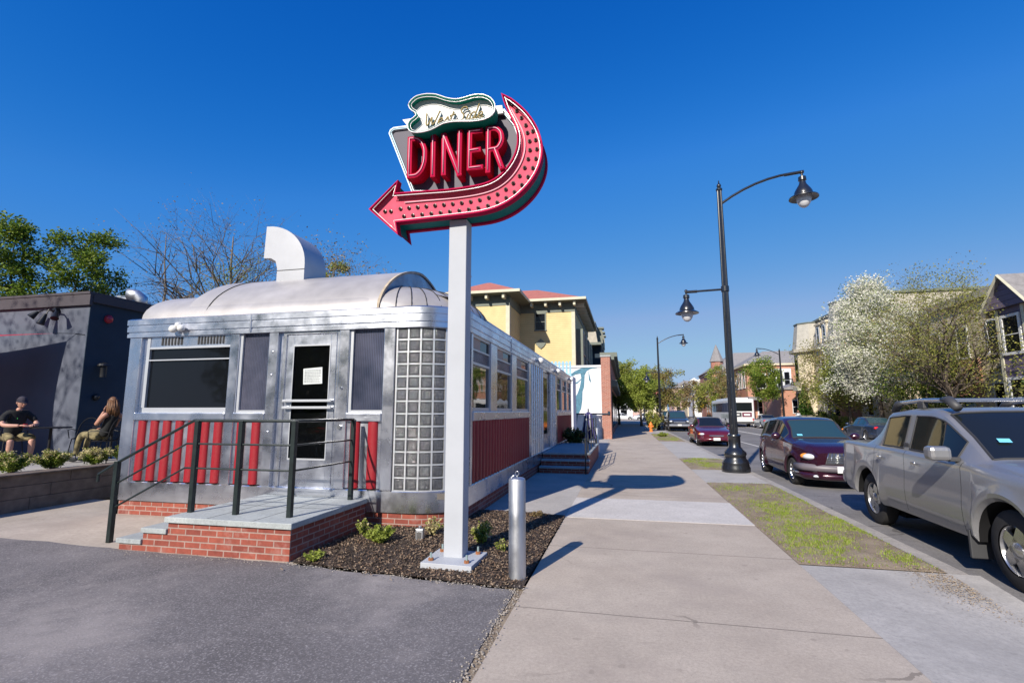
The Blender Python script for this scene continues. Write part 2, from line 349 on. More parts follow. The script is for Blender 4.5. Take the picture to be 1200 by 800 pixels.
# ------------------------------------------------------------------ camera, light, sky
f_px=585.; pitch=math.atan(82/f_px); yaw=math.atan(133*math.cos(pitch)/f_px)
cam=bpy.data.cameras.new('camera'); co=bpy.data.objects.new('camera',cam); C.objects.link(co); sc.camera=co
cam.sensor_width=36; cam.lens=36*f_px/1200; cam.clip_end=3000; cam.clip_start=.05
co.location=(0,0,1.6); co.rotation_euler=(PI/2+pitch,0,yaw)
SUN_AZ=R(180+16.3); SUN_EL=R(31.5)
w=bpy.data.worlds.new('World'); sc.world=w; w.use_nodes=True; nt=w.node_tree
sky=nt.nodes.new('ShaderNodeTexSky'); sky.sky_type='NISHITA'; sky.sun_disc=False; sky.sun_elevation=SUN_EL; sky.sun_rotation=SUN_AZ
sky.altitude=0; sky.air_density=1.0; sky.dust_density=.35; sky.ozone_density=3.5
EXPO=.62; SKS=.10; chs=[]
sp_=nt.nodes.new('ShaderNodeSeparateColor'); cb_=nt.nodes.new('ShaderNodeCombineColor'); nt.links.new(sky.outputs[0],sp_.inputs[0])
for i_,prs in enumerate((((99,4.0),(2.16,2.08)),((1.37,1.31),(.62,.737)),((1.18,.69),(.748,.11)))):
    x_=math_(nt,'MULTIPLY',sp_.outputs[i_],.118)
    q_=[math_(nt,'MULTIPLY',math_(nt,'POWER',x_,g_),a_/(SKS*2**EXPO)) for a_,g_ in prs]
    chs.append(math_(nt,'MINIMUM',q_[0],q_[1]))
chs[0]=math_(nt,'MINIMUM',chs[0],math_(nt,'MULTIPLY',chs[1],.60)); chs[1]=math_(nt,'MINIMUM',chs[1],math_(nt,'MULTIPLY',chs[2],.70))
for i_ in range(3): nt.links.new(chs[i_],cb_.inputs[i_])
nt.links.new(cb_.outputs[0],nt.nodes['Background'].inputs[0]); nt.nodes['Background'].inputs[1].default_value=SKS
sl=bpy.data.lights.new('sun','SUN'); sl.energy=4.4; sl.angle=R(.55); sl.color=(1,.92,.81); so=bpy.data.objects.new('sun',sl); C.objects.link(so)
d=Vector((-math.sin(SUN_AZ)*math.cos(SUN_EL),-math.cos(SUN_AZ)*math.cos(SUN_EL),-math.sin(SUN_EL)))
so.rotation_euler=d.to_track_quat('-Z','Y').to_euler(); so.location=(-8,-20,20)
sc.view_settings.view_transform='Standard'; sc.view_settings.look='None'; sc.view_settings.exposure=EXPO; sc.view_settings.gamma=1
# ------------------------------------------------------------------ ground, pavement, road
struct('ground',MB().add([(-900,-300,-.17),(900,-300,-.17),(900,1200,-.17),(-900,1200,-.17)],[(0,1,2,3)]),M['earth'])
rd=struct('road',MB().box(3.28,15.6,-30,320,-.4,-.12),M['road'])
def poly_slab(pts,z0,z1): return MB().prism(pts,lambda a,b,d:(a,b,d),z0,z1)
def wavy(p0,p1,n,amp,seed):
    rnd=random.Random(seed); return [(p0[0]+(p1[0]-p0[0])*i/n+rnd.uniform(-amp,amp)*(0<i<n),p0[1]+(p1[1]-p0[1])*i/n+rnd.uniform(-amp,amp)*(0<i<n)) for i in range(n+1)]
struct('sidewalk',MB().box(-.95,1.74,-12,230,-.3,0),M['walk'])
struct('sidewalk',poly_slab([(-.9505,7.94),(1.7405,7.94),(1.7405,9.74),(-.9505,9.74)],-.2,.004),M['walk_new'])
struct('parking_lot',poly_slab([(-40,-20),(-.99,-20)]+wavy((-.985,-19),(-1.02,4.66),40,.018,1)+wavy((-1.1,4.68),(-3.5,4.9),14,.025,2)+wavy((-3.6,4.925),(-5.9,4.98),10,.02,3)+wavy((-6,5.0),(-9.6,5.16),10,.03,4)+[(-40,6.5)],-.3,.004),M['asphalt_lot'])
struct('path',MB().box(-9.62,-3.45,4.6,7.6,-.3,0),M['path'])
struct('path',MB().box(-2.6,-.952,7.96,40,-.3,.001),M['apron'])
struct('verge_base',MB().box(1.742,3.12,12.42,15.1,-.3,0),M['apron'])
struct('verge_base',MB().box(1.742,3.12,18.5,28.7,-.3,0),M['apron'])
struct('verge_base',MB().box(1.742,3.12,38.2,230,-.3,0),M['apron'])
# driveway apron falling to the road
ap=MB(); rows=[]
for i in range(25):
    y=-12+i*18.08/24 if i<24 else 6.08
    row=[]
    for j in range(9):
        x=1.742+(3.36-1.742)*j/8; t=max(0,min(1,(6.1-y)/1.3)); t=t*t*(3-2*t)
        row.append((x,y,-.001-.118*t*(j/8)**1.3))
    rows.append(row)
ap.grid(rows); struct('driveway_apron',ap,M['apron'],smooth=True)
kb=MB(); rows=[]
for i in range(61):
    y=5.0+i*.4 if i<60 else 29
    t=max(0,min(1,(y-4.9)/1.3)); z=-.115+.118*t
    rows.append([(3.10,y,-.2),(3.10,y,z),(3.27,y,z),(3.30,y,z-.012),(3.31,y,-.2)])
kb.grid(rows); struct('kerb',kb,M['kerb'])
struct('kerb',MB().box(3.10,3.31,29.002,230,-.3,.003),M['kerb'])
struct('kerb',MB().box(15.6,15.8,-30,320,-.3,.01),M['kerb'])
struct('sidewalk',MB().box(15.801,17.9,-30,320,-.3,.0),M['walk'])
pl=MB(); 
for x in (6.36,13.05): pl.box(x,x+.1,8,180,-.121,-.1165)
for x in (9.62,9.80): pl.box(x,x+.1,-10,180,-.121,-.1165)
pw=plain('road_paint',(.62,.60,.55),.7,var=.2,scale=5)
struct('road_marking',pl,pw)
# grass verges
def verge(y0,y1,seed,n,x0=1.745,x1=3.095,dens=None,sandy=False):
    rnd=random.Random(seed); g=MB(); rows=[]
    nx,ny=16,max(12,int((y1-y0)*8))
    for i in range(ny+1):
        rows.append([(x0+(x1-x0)*j/nx,y0+(y1-y0)*i/ny,(.012+rnd.uniform(0,.022)) if 0<i<ny and 0<j<nx else .0) for j in range(nx+1)])
    g.grid(rows); struct('verge_soil',g,M['soil'],smooth=True)
    b=MB()
    cl=[(rnd.uniform(x0+.1,x1-.1),rnd.uniform(y0+.2,y1-.2),rnd.uniform(.12,.5),rnd.uniform(.3,1)) for _ in range(int((y1-y0)*3.2))]
    cnt=0
    while cnt<n:
        if rnd.random()<.88:
            c=rnd.choice(cl); x=rnd.gauss(c[0],c[2]*.5); y=rnd.gauss(c[1],c[2]); h=.014+.028*c[3]*rnd.random()
        else: x=rnd.uniform(x0,x1); y=rnd.uniform(y0,y1); h=.006+.012*rnd.random()
        if not(x0+.02<x<x1-.02 and y0+.02<y<y1-.02): continue
        a=rnd.uniform(0,2*PI); w_=.004+.004*rnd.random(); dx,dy=math.cos(a)*w_,math.sin(a)*w_; l=rnd.uniform(-.02,.02),rnd.uniform(-.02,.02)
        b.add([(x-dx,y-dy,.012),(x+dx,y+dy,.012),(x+l[0],y+l[1],.018+h)],[(0,1,2)]); cnt+=1
    o=b.build('grass',M['grass'],recalc=False); tag(o,kind='stuff')
verge(6.1,12.4,11,19000); verge(15.12,18.48,12,7000); verge(28.72,38.18,13,9000)
# debris in the verge and on the sandy corner by the apron
rnd=random.Random(5); db=MB()
for _ in range(3600):
    t=rnd.random()
    if t<.55: x=rnd.gauss(3.0,.16); y=rnd.gauss(5.75,.3)
    else: x=rnd.uniform(1.8,3.0); y=rnd.uniform(6.15,12.3)
    if x>3.09 or x<1.75: continue
    z=.02 if y>6.1 else -.118*((x-1.742)/1.618)**1.3*max(0,min(1,(6.1-y)/1.3))**1.2+.003
    s_=rnd.uniform(.004,.012); a=rnd.uniform(0,PI)
    db.add([(x+s_*math.cos(a+k*PI/2)*(1 if k%2 else .5),y+s_*math.sin(a+k*PI/2)*(1 if k%2 else .5),z+rnd.uniform(0,.008)) for k in range(4)],[(0,1,2,3)])
tag(db.build('leaf_litter',plain('litter',(.33,.25,.16),.9,var=.5,scale=40),recalc=False),kind='stuff')
# mulch bed
bp=[(-3.52,4.93),(-2.87,4.84),(-1.12,4.68),(-.965,4.9),(-.96,6.4),(-.955,7.93),(-1.7,7.98),(-2.6,8.0),(-2.6,6.8),(-3.54,6.8)]
def inside(x,y,P):
    c=False
    for i in range(len(P)):
        x1,y1=P[i];x2,y2=P[i-1]
        if (y1>y)!=(y2>y) and x<(x2-x1)*(y-y1)/(y2-y1)+x1:c=not c
    return c
def mz(x,y):
    return .012+.03*min(1,max(0,(min(-1.0-x,y-4.8,1.2))/.5))
g=MB(); rows=[]
rnd=random.Random(3)
ys=[4.66+i*(8.0-4.66)/70 for i in range(71)]
for y in ys:
    yl=max(y,4.93-(0))
    row=[]
    for j in range(60):
        t=j/59; x0=-3.52; x1=-.962
        x=x0+(x1-x0)*t; edge=4.93-.25*t*(1 if t<1 else 1)
        yy=max(y,edge+.0)
        row.append((x,yy,mz(x,yy)+rnd.uniform(-.006,.008)))
    rows.append(row)
g.grid(rows); struct('bed_edge',MB().box(-1.12,-.9,-12,4.75,-.2,-.004),M['soil'])
struct('mulch_bed',g,M['mulch'],smooth=True)
ch=MB()
for _ in range(15000):
    x=rnd.uniform(-3.5,-.93); y=rnd.uniform(4.62,7.95)
    if not inside(x,y,bp) and rnd.random()<.93: continue
    z=mz(x,y)+.012; L=rnd.uniform(.006,.02); W=rnd.uniform(.003,.007); a=rnd.uniform(0,PI); ca,sa=math.cos(a),math.sin(a); tz=rnd.uniform(-.007,.007)
    ch.add([(x+ca*L-sa*W,y+sa*L+ca*W,z+tz),(x-ca*L-sa*W,y-sa*L+ca*W,z-tz),(x-ca*L+sa*W,y-sa*L-ca*W,z-tz+.003),(x+ca*L+sa*W,y+sa*L-ca*W,z+tz+.003)],[(0,1,2,3)])
tag(ch.build('mulch_chips',leaf_mat('mulch_chip',[(.09,.055,.035),(.20,.13,.085),(.03,.022,.018),(.34,.25,.17),(.05,.035,.025)],rough=.9,trans=0),recalc=False),kind='stuff')
# small stones at the asphalt edge
st=MB()
for _ in range(900):
    t=rnd.random(); 
    if t<.5: x=-1.0+rnd.gauss(0,.035); y=rnd.uniform(1.8,4.8)
    elif t<.9: x=rnd.uniform(-3.6,-1.0); y=4.93-.1*(x+3.6)+rnd.gauss(0,.035)
    else: x=rnd.uniform(-5.9,-3.5); y=4.9+rnd.gauss(-.04,.05)
    s_=rnd.uniform(.003,.009); st.ball((x,y,.006+s_*.4),s_,s_*.8,s_*.7,5,3)
tag(st.build('gravel',plain('gravel',(.30,.27,.24),.9,var=.4,scale=50)),kind='stuff')
# ------------------------------------------------------------------ DINER
XL,XR,YF,YB,XC,YC=-7.93,-2.3,6.6,21.75,-2.98,7.28
O=(-5.0,7.0,0)
dn=thing('diner','stainless steel diner with red ribbed panels, glass block corner and silver barrel roof','diner',O)
def B(mb,name,mat,parent=dn,**k): return mb.build(name,M[mat] if isinstance(mat,str) else mat,parent,off=O,**k)
def outline(o=0,n=14,back=True):
    """plan outline of the front-right: left front corner, round corner, right side (offset o outward)"""
    pts=[(XL-o,YF-o)]
    r=.68+o
    for i in range(n+1):
        a=-PI/2+PI/2*i/n; pts.append((XC+r*math.cos(a),YC+r*math.sin(a)))
    pts.append((XR+o,YB+o))
    return pts
def band(z0,z1,o0,o1=None,prof=None,ret=True):
    prof=prof or [(o0,z0),(o0 if o1 is None else o1,z1)]
    rows=[]
    for (o,z) in prof:
        P=outline(o); P=[(P[0][0],YF+3.2)]+P+[(XR-2.9,YB+o)]
        rows.append([(x,y,z) for x,y in P])
    return MB().grid(rows)
# solid core
B(MB().box(XL+.15,XR-.15,9.5,9.7,.1,3.0),'inner_wall',plain('interior_wall',(.10,.075,.06),.8,var=.2))
B(MB().box(XR-2.2,XR-2.05,9.7,YB-.2,.1,3.0),'inner_wall',plain('interior_wall_side',(.10,.075,.06),.8,var=.2))
B(MB().box(XL+.05,XR-.06,YF+.12,9.6,.40,.48).box(XR-2.1,XR-.06,9.6,YB-.1,.40,.48),'floor',plain('interior_floor',(.10,.09,.085),.6,var=.2))
B(MB().box(XL+.05,XR-.06,7.3,9.6,2.95,3.02).box(XR-2.1,XR-.06,9.6,YB-.1,2.95,3.02),'ceiling',plain('interior_ceiling',(.22,.20,.18),.7))
B(MB().box(XL,XL+.05,YF+.02,9.8,.0,3.1).box(XL,XR-2.1,9.75,9.8,0,3.1),'rear_wall','steel_post')
B(MB().box(-7.5,-2.9,8.75,9.2,.48,1.38),'counter_body','steel'); B(MB().box(-7.55,-2.85,8.65,9.25,1.38,1.43),'counter_top',plain('counter_top',(.35,.32,.28),.4))
B(band(0,0,0,prof=[(-.02,0),(-.02,.225)]),'brick_base','brick')
B(band(0,0,0,prof=[(-.03,.222),(.012,.222),(.012,.50),(.0,.515),(-.06,.515)]),'skirt_band','steel',smooth=True)
# cornice: stacked ribs
pr=[(-.08,2.80),(.05,2.80),(.05,2.86),(.035,2.865),(.035,2.885),(.055,2.89),(.055,2.975),(.045,2.98),(.045,3.0),(.06,3.005),(.06,3.09),(.03,3.11),(-.12,3.115)]
B(band(0,0,0,prof=pr),'cornice','steel_corn',smooth=True)
sm=MB()
for x in (-5.62,): sm.box(x-.012,x+.012,YF-.066,YF-.05,2.82,3.10)
for a in (-.62,):
    r=.68+.063; x,y=XC+r*math.cos(-PI/2+1.05),YC+r*math.sin(-PI/2+1.05); sm.cyl((x,y,2.82),(x,y,3.09),.012)
for y in (9.9,13.4,17.0): sm.box(XR+.05,XR+.066,y-.012,y+.012,2.82,3.10)
B(sm,'cornice_joint','steel_post')
# front posts (stainless)
def fpost(x0,x1,z0=.515,z1=2.80,d=.035,name='post'):
    B(MB().box(x0,x1,YF-d,YF+.12,z0,z1),name,'steel_post',bevel=.008)
for x0,x1 in ((-7.93,-7.69),(-5.985,-5.83),(-5.29,-5.13),(-4.09,-3.93),(-3.375,-3.20)): fpost(x0,x1)
# rivets
rv=MB()
for z in (2.5,2.15,1.30): rv.ball((-5.21,YF-.037,z),.02,.008,.02)
B(rv,'rivet','steel',smooth='all')
# left window bay
def fluting(x0,x1,z0=.53,z1=1.46,n=8,front=True,name='red_ribbed_panel',mat='red',half=.078):
    g=MB(); bk=MB()
    if front:
        bk.box(x0,x1,YF+.0,YF+.05,z0,z1)
        for i in range(n):
            c=x0+(x1-x0)*(i+.5)/n
            ring=[(c+half*math.sin(a),YF-.045*math.cos(a)*1.0) for a in [(-PI/2)+PI*k/12 for k in range(13)]]
            g.grid([[(x,y,z0+.004) for x,y in ring],[(x,y,z1-.004) for x,y in ring]])
    else:
        bk.box(XR-.05,XR,x0,x1,z0,z1)
        for i in range(n):
            c=x0+(x1-x0)*(i+.5)/n
            ring=[(XR+.04*math.cos(a),c+half*math.sin(a)) for a in [(-PI/2)+PI*k/12 for k in range(13)]]
            g.grid([[(x,y,z0+.004) for x,y in ring],[(x,y,z1-.004) for x,y in ring]])
    p=B(bk,'ribbed_panel','steel_post'); B(g,'red_ribs',mat,p,smooth='all')
fluting(-7.66,-5.99,n=7,half=.075); fluting(-5.83,-5.31,n=2,half=.073); fluting(-3.93,-3.375,n=2,half=.078)
B(MB().box(-7.70,-7.60,YF-.012,YF+.02,.515,1.46),'post','steel_post')
# sills
for x0,x1 in ((-7.69,-5.985),(-5.83,-5.29),(-3.93,-3.375)):
    B(MB().box(x0,x1,YF-.055,YF+.06,1.46,1.58),'window_sill','steel_corn',bevel=.01)
wn=B(MB().box(-7.58,-5.99,YF-.01,YF+.05,1.58,1.66).box(-7.60,-7.54,YF-.012,YF+.05,1.66,2.80).box(-7.54,-5.985,YF-.01,YF+.04,2.60,2.635).box(-7.54,-5.985,YF-.008,YF+.03,2.41,2.432),'window_frame','white2',bevel=.004)
B(MB().box(-7.54,-5.985,YF+.03,YF+.06,1.66,2.60),'glass','glass',wn)
B(MB().box(-7.69,-7.60,YF+.02,YF+.06,1.58,2.80),'side_strip','steel')
vn=B(MB().box(-7.54,-5.985,YF+.0,YF+.05,2.635,2.80),'vent_panel','steel_corn')
lv=MB()
for i in range(7): lv.box(-7.32+i*.062,-7.295+i*.062,YF-.012,YF+.001,2.66,2.785)
for i in range(9): lv.box(-6.62+i*.058,-6.597+i*.058,YF-.012,YF+.001,2.66,2.785)
B(lv,'vent_slot','seam',vn)
# ribbed glass windows
for x0,x1 in ((-5.83,-5.29),(-3.93,-3.375)):
    f_=B(MB().box(x0,x0+.05,YF-.0,YF+.05,1.58,2.80).box(x0+.05,x1,YF-.0,YF+.04,1.58,1.62),'window_frame','white2')
    B(MB().box(x0+.05,x1,YF+.035,YF+.06,1.62,2.80),'ribbed_glass','fluted',f_)
# door
dr=B(MB().box(-5.13,-4.90,YF+.03,YF+.08,.50,2.80).box(-4.23,-4.09,YF+.03,YF+.08,.50,2.80).box(-4.90,-4.23,YF+.03,YF+.08,2.62,2.80).box(-4.90,-4.23,YF+.03,YF+.08,.50,.88),'door_frame','steel_post')
B(MB().box(-5.06,-5.00,YF-.01,YF+.05,.5,2.80).box(-4.14,-4.09,YF-.01,YF+.05,.5,2.80).box(-5.0,-4.14,YF-.01,YF+.05,2.755,2.80),'door_jamb','steel',dr,bevel=.006)
lf=B(MB().box(-4.985,-4.87,YF,YF+.045,.51,2.745).box(-4.25,-4.155,YF,YF+.045,.51,2.745).box(-4.87,-4.25,YF,YF+.045,2.60,2.745).box(-4.87,-4.25,YF,YF+.045,.51,.90),'door','steel_corn',bevel=.004)
B(MB().box(-4.875,-4.245,YF-.008,YF,.90,.925).box(-4.875,-4.245,YF-.008,YF,2.575,2.60).box(-4.875,-4.86,YF-.008,YF,.925,2.575).box(-4.26,-4.245,YF-.008,YF,.925,2.575),'door_trim','white2',lf)
B(MB().box(-4.87,-4.25,YF+.02,YF+.032,.90,2.60),'door_glass','glass_clear',lf)
hd=MB()
for z in (1.64,1.74): hd.box(-4.97,-4.16,YF-.075,YF-.05,z,z+.035)
for x in (-4.95,-4.19):
    for z in (1.657,1.757): hd.cyl((x,YF-.06,z),(x,YF+.01,z),.02)
B(hd,'push_bar','white2',lf,bevel=.004)
B(MB().lathe([(.001,0),(.03,0),(.03,.012),(.012,.02)],(-4.02,YF-.062,1.38),16,'y').lathe([(.001,0),(.016,0),(.016,.01)],(-4.02,YF-.062,1.94),12,'y'),'door_lock','chrome',lf)
nb=B(MB().add([(-4.70,YF+.012,2.235),(-4.385,YF+.012,2.255),(-4.37,YF+.006,2.01),(-4.69,YF+.013,2.0)],[(0,1,2,3)]).add([(-4.70,YF+.019,2.235),(-4.385,YF+.019,2.255),(-4.37,YF+.019,2.01),(-4.69,YF+.019,2.0)],[(0,1,2,3)]),'paper_notice','paper',lf)
tx=MB(); rnd=random.Random(4)
for k in range(9):
    z=2.215-.022*k; x=-4.67
    while x<-4.42: 
        l_=rnd.uniform(.012,.04); tx.box(x,min(x+l_,-4.40),YF+.0035,YF+.0045,z-.005,z); x+=l_+.012
B(tx,'notice_text','ink',nb)
B(MB().box(-5.05,-4.12,YF-.06,YF+.03,.475,.508),'threshold','steel_corn')
# stool seen through the glass is built behind it: dark glass hides it, so it stands close behind the pane
# security lamp on cornice
la=B(MB().cyl((-6.93,YF-.05,2.93),(-6.93,YF-.10,2.93),.06),'flood_lamp','white')
B(MB().ball((-6.99,YF-.13,2.90),.07,.06,.06).ball((-6.84,YF-.13,2.91),.06,.055,.055).ball((-6.91,YF-.12,2.96),.05),'lamp_head','white',la,smooth='all')
# glass block corner
gb=MB(); gr=MB()
cols=[]
nf=13; zb0,zb1=.515,2.80
path=outline(0,40)[1:-1]
# arc-length param from x=-3.2 on the front to y=7.25 on the side
line=[(-3.19,YF)]+[p for p in path]+[(XR,7.29)]
L=[0]
for a,b in zip(line,line[1:]): L.append(L[-1]+math.hypot(b[0]-a[0],b[1]-a[1]))
def at(s,o=0):
    for i in range(len(line)-1):
        if s<=L[i+1] or i==len(line)-2:
            t=(s-L[i])/max(1e-9,L[i+1]-L[i]); x=line[i][0]+(line[i+1][0]-line[i][0])*t; y=line[i][1]+(line[i+1][1]-line[i][1])*t
            dx,dy=line[i+1][0]-line[i][0],line[i+1][1]-line[i][1]; l=math.hypot(dx,dy); return (x+o*dy/l,y-o*dx/l)
nc=7; tot=L[-1]; cw=tot/nc; rh=(zb1-zb0)/nf
for c in range(nc):
    for r_ in range(nf):
        s0,s1=c*cw+.014,(c+1)*cw-.014; z0,z1=zb0+r_*rh+.014,zb0+(r_+1)*rh-.014
        ss=[s0,s0+.02,(s0+s1)/2,s1-.02,s1]; zs=[z0,z0+.02,(z0+z1)/2,z1-.02,z1]
        rows=[]
        for zi,z in enumerate(zs):
            rows.append([(*at(s_,-.012 if (si in(0,4) or zi in (0,4)) else .004),z) for si,s_ in enumerate(ss)])
        gb.grid(rows)
for c in range(nc+1):
    s_=min(max(c*cw,.012),tot-.012); a=at(s_-.0115,-.03);b=at(s_-.0115,.008);c2=at(s_+.0115,.008);d2=at(s_+.0115,-.03)
    gr.add([(*a,zb0),(*b,zb0),(*c2,zb0),(*d2,zb0),(*a,zb1),(*b,zb1),(*c2,zb1),(*d2,zb1)],[(0,1,5,4),(1,2,6,5),(2,3,7,6),(4,5,6,7)])
for r_ in range(nf+1):
    z=zb0+r_*rh; rows=[]
    for (o,zz) in ((-.03,z-.010),(.006,z-.010),(.006,z+.010),(-.03,z+.010)):
        rows.append([(*at(tot*k/40,o),zz) for k in range(41)])
    gr.grid(rows)
gl=B(gb,'glass_block_corner','gblock',smooth=True); B(gr,'block_grid','white2',gl)
# side wall along the pavement
SX=XR
def spost(y0,y1,z0=.515,z1=2.80,d=.03): B(MB().box(SX-.1,SX+d,y0,y1,z0,z1),'post','steel_post',bevel=.008)
for y0,y1 in ((11.97,12.25),(16.75,17.05),(21.5,21.75)): spost(y0,y1)
for y0,y1 in ((8.42,8.86),(10.1,10.55)): spost(y0,y1,1.60)
spost(7.27,7.36)
fluting(7.36,12.0,n=24,front=False,half=.060); fluting(17.05,21.5,n=23,front=False,half=.060)
B(MB().box(SX-.06,SX+.05,7.36,12.0,1.46,1.60),'window_sill','steel_corn',bevel=.01)
B(MB().box(SX-.06,SX+.05,17.05,21.5,1.46,1.60),'window_sill','steel_corn',bevel=.01)
for y0,y1 in ((7.36,8.42),(8.86,10.1),(10.55,11.95),(17.05,18.3),(18.6,19.9),(20.2,21.5)):
    f_=B(MB().box(SX-.03,SX+.012,y0,y1,1.60,1.66).box(SX-.03,SX+.012,y0,y1,2.33,2.37).box(SX-.03,SX+.012,y0,y1,2.76,2.80).box(SX-.03,SX+.010,y0,y0+.04,1.66,2.76).box(SX-.03,SX+.010,y1-.04,y1,1.66,2.76).box(SX-.03,SX+.008,y0+.04,y1-.04,2.555,2.58),'window_frame','white2')
    B(MB().box(SX-.05,SX-.02,y0+.04,y1-.04,1.66,2.33),'glass','glass_side',f_)
    B(MB().box(SX-.05,SX-.015,y0+.04,y1-.04,2.37,2.56),'transom_glass','fluted',f_)
    B(MB().box(SX-.05,SX-.015,y0+.04,(y0+y1)/2,2.58,2.76),'transom_panel',plain('transom_panel',(.42,.30,.24),.5,var=.1),f_)
    B(MB().box(SX-.05,SX-.018,(y0+y1)/2,y1-.04,2.58,2.76),'transom_pane','glass',f_)
for y0,y1 in ((18.3,18.6),(19.9,20.2)): spost(y0,y1,1.60)
# entrance bay on the side
for y0,y1 in ((12.25,14.2),(15.6,16.75)):
    en=B(MB().box(SX-.10,SX+.005,y0,y1,.515,2.80),'entrance_panel','steel_post'); rb=MB()
    n=int((y1-y0)/.3)
    for i in range(n): rb.cyl((SX+.005,y0+(i+.5)*(y1-y0)/n,.53),(SX+.005,y0+(i+.5)*(y1-y0)/n,2.79),.045)
    B(rb,'steel_ribs','steel',en,smooth=True)
sd=B(MB().box(SX-.08,SX-.04,14.25,15.55,.5,2.75),'side_door','steel_post'); B(MB().box(SX-.045,SX-.035,14.45,15.35,.95,2.6),'door_glass','glass',sd)
for y in (12.9,16.4,20.6):
    q=B(MB().cyl((SX+.05,y,2.92),(SX+.12,y,2.92),.03),'side_lamp','white'); B(MB().ball((SX+.17,y,2.92),.085),'lamp_globe','white',q,smooth='all')
# roofs
def dome(xa,xb,hw,yc,z0,h,pw=2.2,endl=0,endr=0,n=26,m=22):
    """barrel along x with rounded ends"""
    rows=[]
    for i in range(n+1):
        if endl and i<=8: x=xa+endl*(1-math.cos(PI/2*i/8)); s_=math.sin(PI/2*i/8)
        elif endr and i>=n-8: x=xb-endr*(1-math.cos(PI/2*(n-i)/8)); s_=math.sin(PI/2*(n-i)/8)
        else:
            a0=8 if endl else 0; b0=n-8 if endr else n
            x=(xa+endl)+((xb-endr)-(xa+endl))*(i-a0)/(b0-a0); s_=1
        row=[]
        for k in range(m+1):
            a=PI*k/m; c,s2=math.cos(a),math.sin(a)
            c2=math.copysign(abs(c)**(2/pw),c); s3=abs(s2)**(2/pw)
            row.append((x,yc-hw*c2*(.05+.95*s_ if s_<1 else 1),z0+h*s3*s_))
        rows.append(row)
    return MB().grid(rows)
lo=dome(-7.90,-2.34,1.62,8.22,3.10,.63,2.0,.12,1.45)
r1=B(lo,'lower_roof','roofmetal',smooth='all')
# ribs on the round end and seams
rs=MB()
for k in range(2,18):
    a=-PI/2+ (k+.3)*PI/20
    pts=[]
    for i in range(10):
        t=PI/2*i/9
        pts.append((-3.79+1.455*math.cos(t)*math.cos(a),8.22+1.625*math.cos(t)*math.sin(a),3.10+.636*math.sin(t)))
    rs.tube(pts,.009,4)
B(rs,'roof_seam','seam',r1)
up=MB(); rows=[]
def uarc(x,hw=1.603,z0=3.108,h=.94,m=32,pw=1.66,o=0):
    return [(x,8.22-(hw+o)*math.copysign(abs(math.cos(PI*k/m))**(2/pw),math.cos(PI*k/m)),z0+(h+o)*abs(math.sin(PI*k/m))**(2/pw)) for k in range(m+1)]
for x in [-6.95,-6.9,-6.5,-6.1,-5.5,-4.9,-4.3,-3.9,-3.52]: rows.append(uarc(x))
ur=B(MB().grid(rows),'upper_roof','roofmetal',smooth='all')
e=uarc(-3.52); B(MB().add(e,[tuple(range(len(e)))]),'roof_end_wall',steel_mat('roof_end_steel',(.30,.33,.40),.3,(1,1,8)),ur)
e=uarc(-6.95); B(MB().add(e,[tuple(range(len(e)))]),'roof_end_wall','roofmetal',ur)
tr=MB()
tr.grid([uarc(-3.54,o=.012),uarc(-3.50,o=.012)]).grid([uarc(-3.50,o=.012),uarc(-3.50,o=-.03)]); B(tr,'roof_edge_trim','roofworn',ur,smooth=True)
# left sloping shoulder between the end dome and the upper roof
sh=MB(); rows=[]
for i in range(7):
    t=i/6; s_=.62+.38*math.sin(PI/2*t)
    rows.append([(-7.35+.42*t,8.22+(y-8.22)*(.88+.12*t),3.10+(z-3.10)*s_) for _,y,z in uarc(0)])
B(sh.grid(rows),'roof_shoulder','roofmetal',r1,smooth='all')
se=MB()
for x in (-6.55,-7.36): 
    A=uarc(x,o=.006) if x>-6.9 else [(x,8.22+(y-8.22)*.87,3.1+(z-3.1)*.64) for _,y,z in uarc(0)]
    se.tube(A[:20],.009,4)
B(se,'roof_seam','seam',ur)
wp=MB()
for x0,x1,a,b in ((-5.0,-3.9,9,10),(-4.6,-3.6,10,11)):
    A=uarc(x0,o=.004);Bb=uarc(x1,o=.004); wp.grid([A[a+4:b+6],Bb[a+4:b+6]])
B(wp,'roof_patch','roofworn',ur)
# long car roof behind
rows=[]
for y in (7.3,8.5,10,14,18,20.6,21.2,21.6,21.75):
    e_=1 if y<20.5 else max(.02,math.sqrt(max(0,1-((y-20.5)/1.27)**2)))
    rows.append([(-3.85-1.5*math.copysign(abs(math.cos(PI*k/16))**.8,math.cos(PI*k/16)),y,3.10+.42*math.sin(PI*k/16)*e_) for k in range(17)])
B(MB().grid(rows),'long_roof','roofmetal',smooth='all')
# roof hood (exhaust)
hx1,hx0=-5.43,-5.98; hy0,hy1=7.5,8.14
pf=[(hx1,3.55),(hx1,4.18)]
for i in range(1,13):
    a=PI/2*i/12; pf.append((hx1-.80*(1-math.cos(a)),4.18+.74*math.sin(a)))
pf+= [(-6.25,4.92),(-6.27,4.33),(-6.12,4.32),(-6.02,4.26),(-5.98,4.12),(hx0,3.55)]
hd_=B(MB().prism(pf,lambda a,b,d:(a,d,b),hy0,hy1),'roof_hood','duct',smooth=True)
B(MB().box(-6.278,-6.262,hy0+.04,hy1-.04,4.37,4.88),'hood_mouth','dark',hd_)
B(MB().box(hx0-.004,hx1+.004,hy0-.006,hy0-.001,4.075,4.085),'hood_seam','seam',hd_)
B(MB().box(hx0-.07,hx1+.07,hy0-.07,hy1+.07,3.5,3.72),'hood_flashing','roofmetal',hd_,bevel=.02)
sx_=thing('bar_stool','red topped bar stool seen through the lower glass of the diner door','bar stool',(-4.80,7.2,.48))
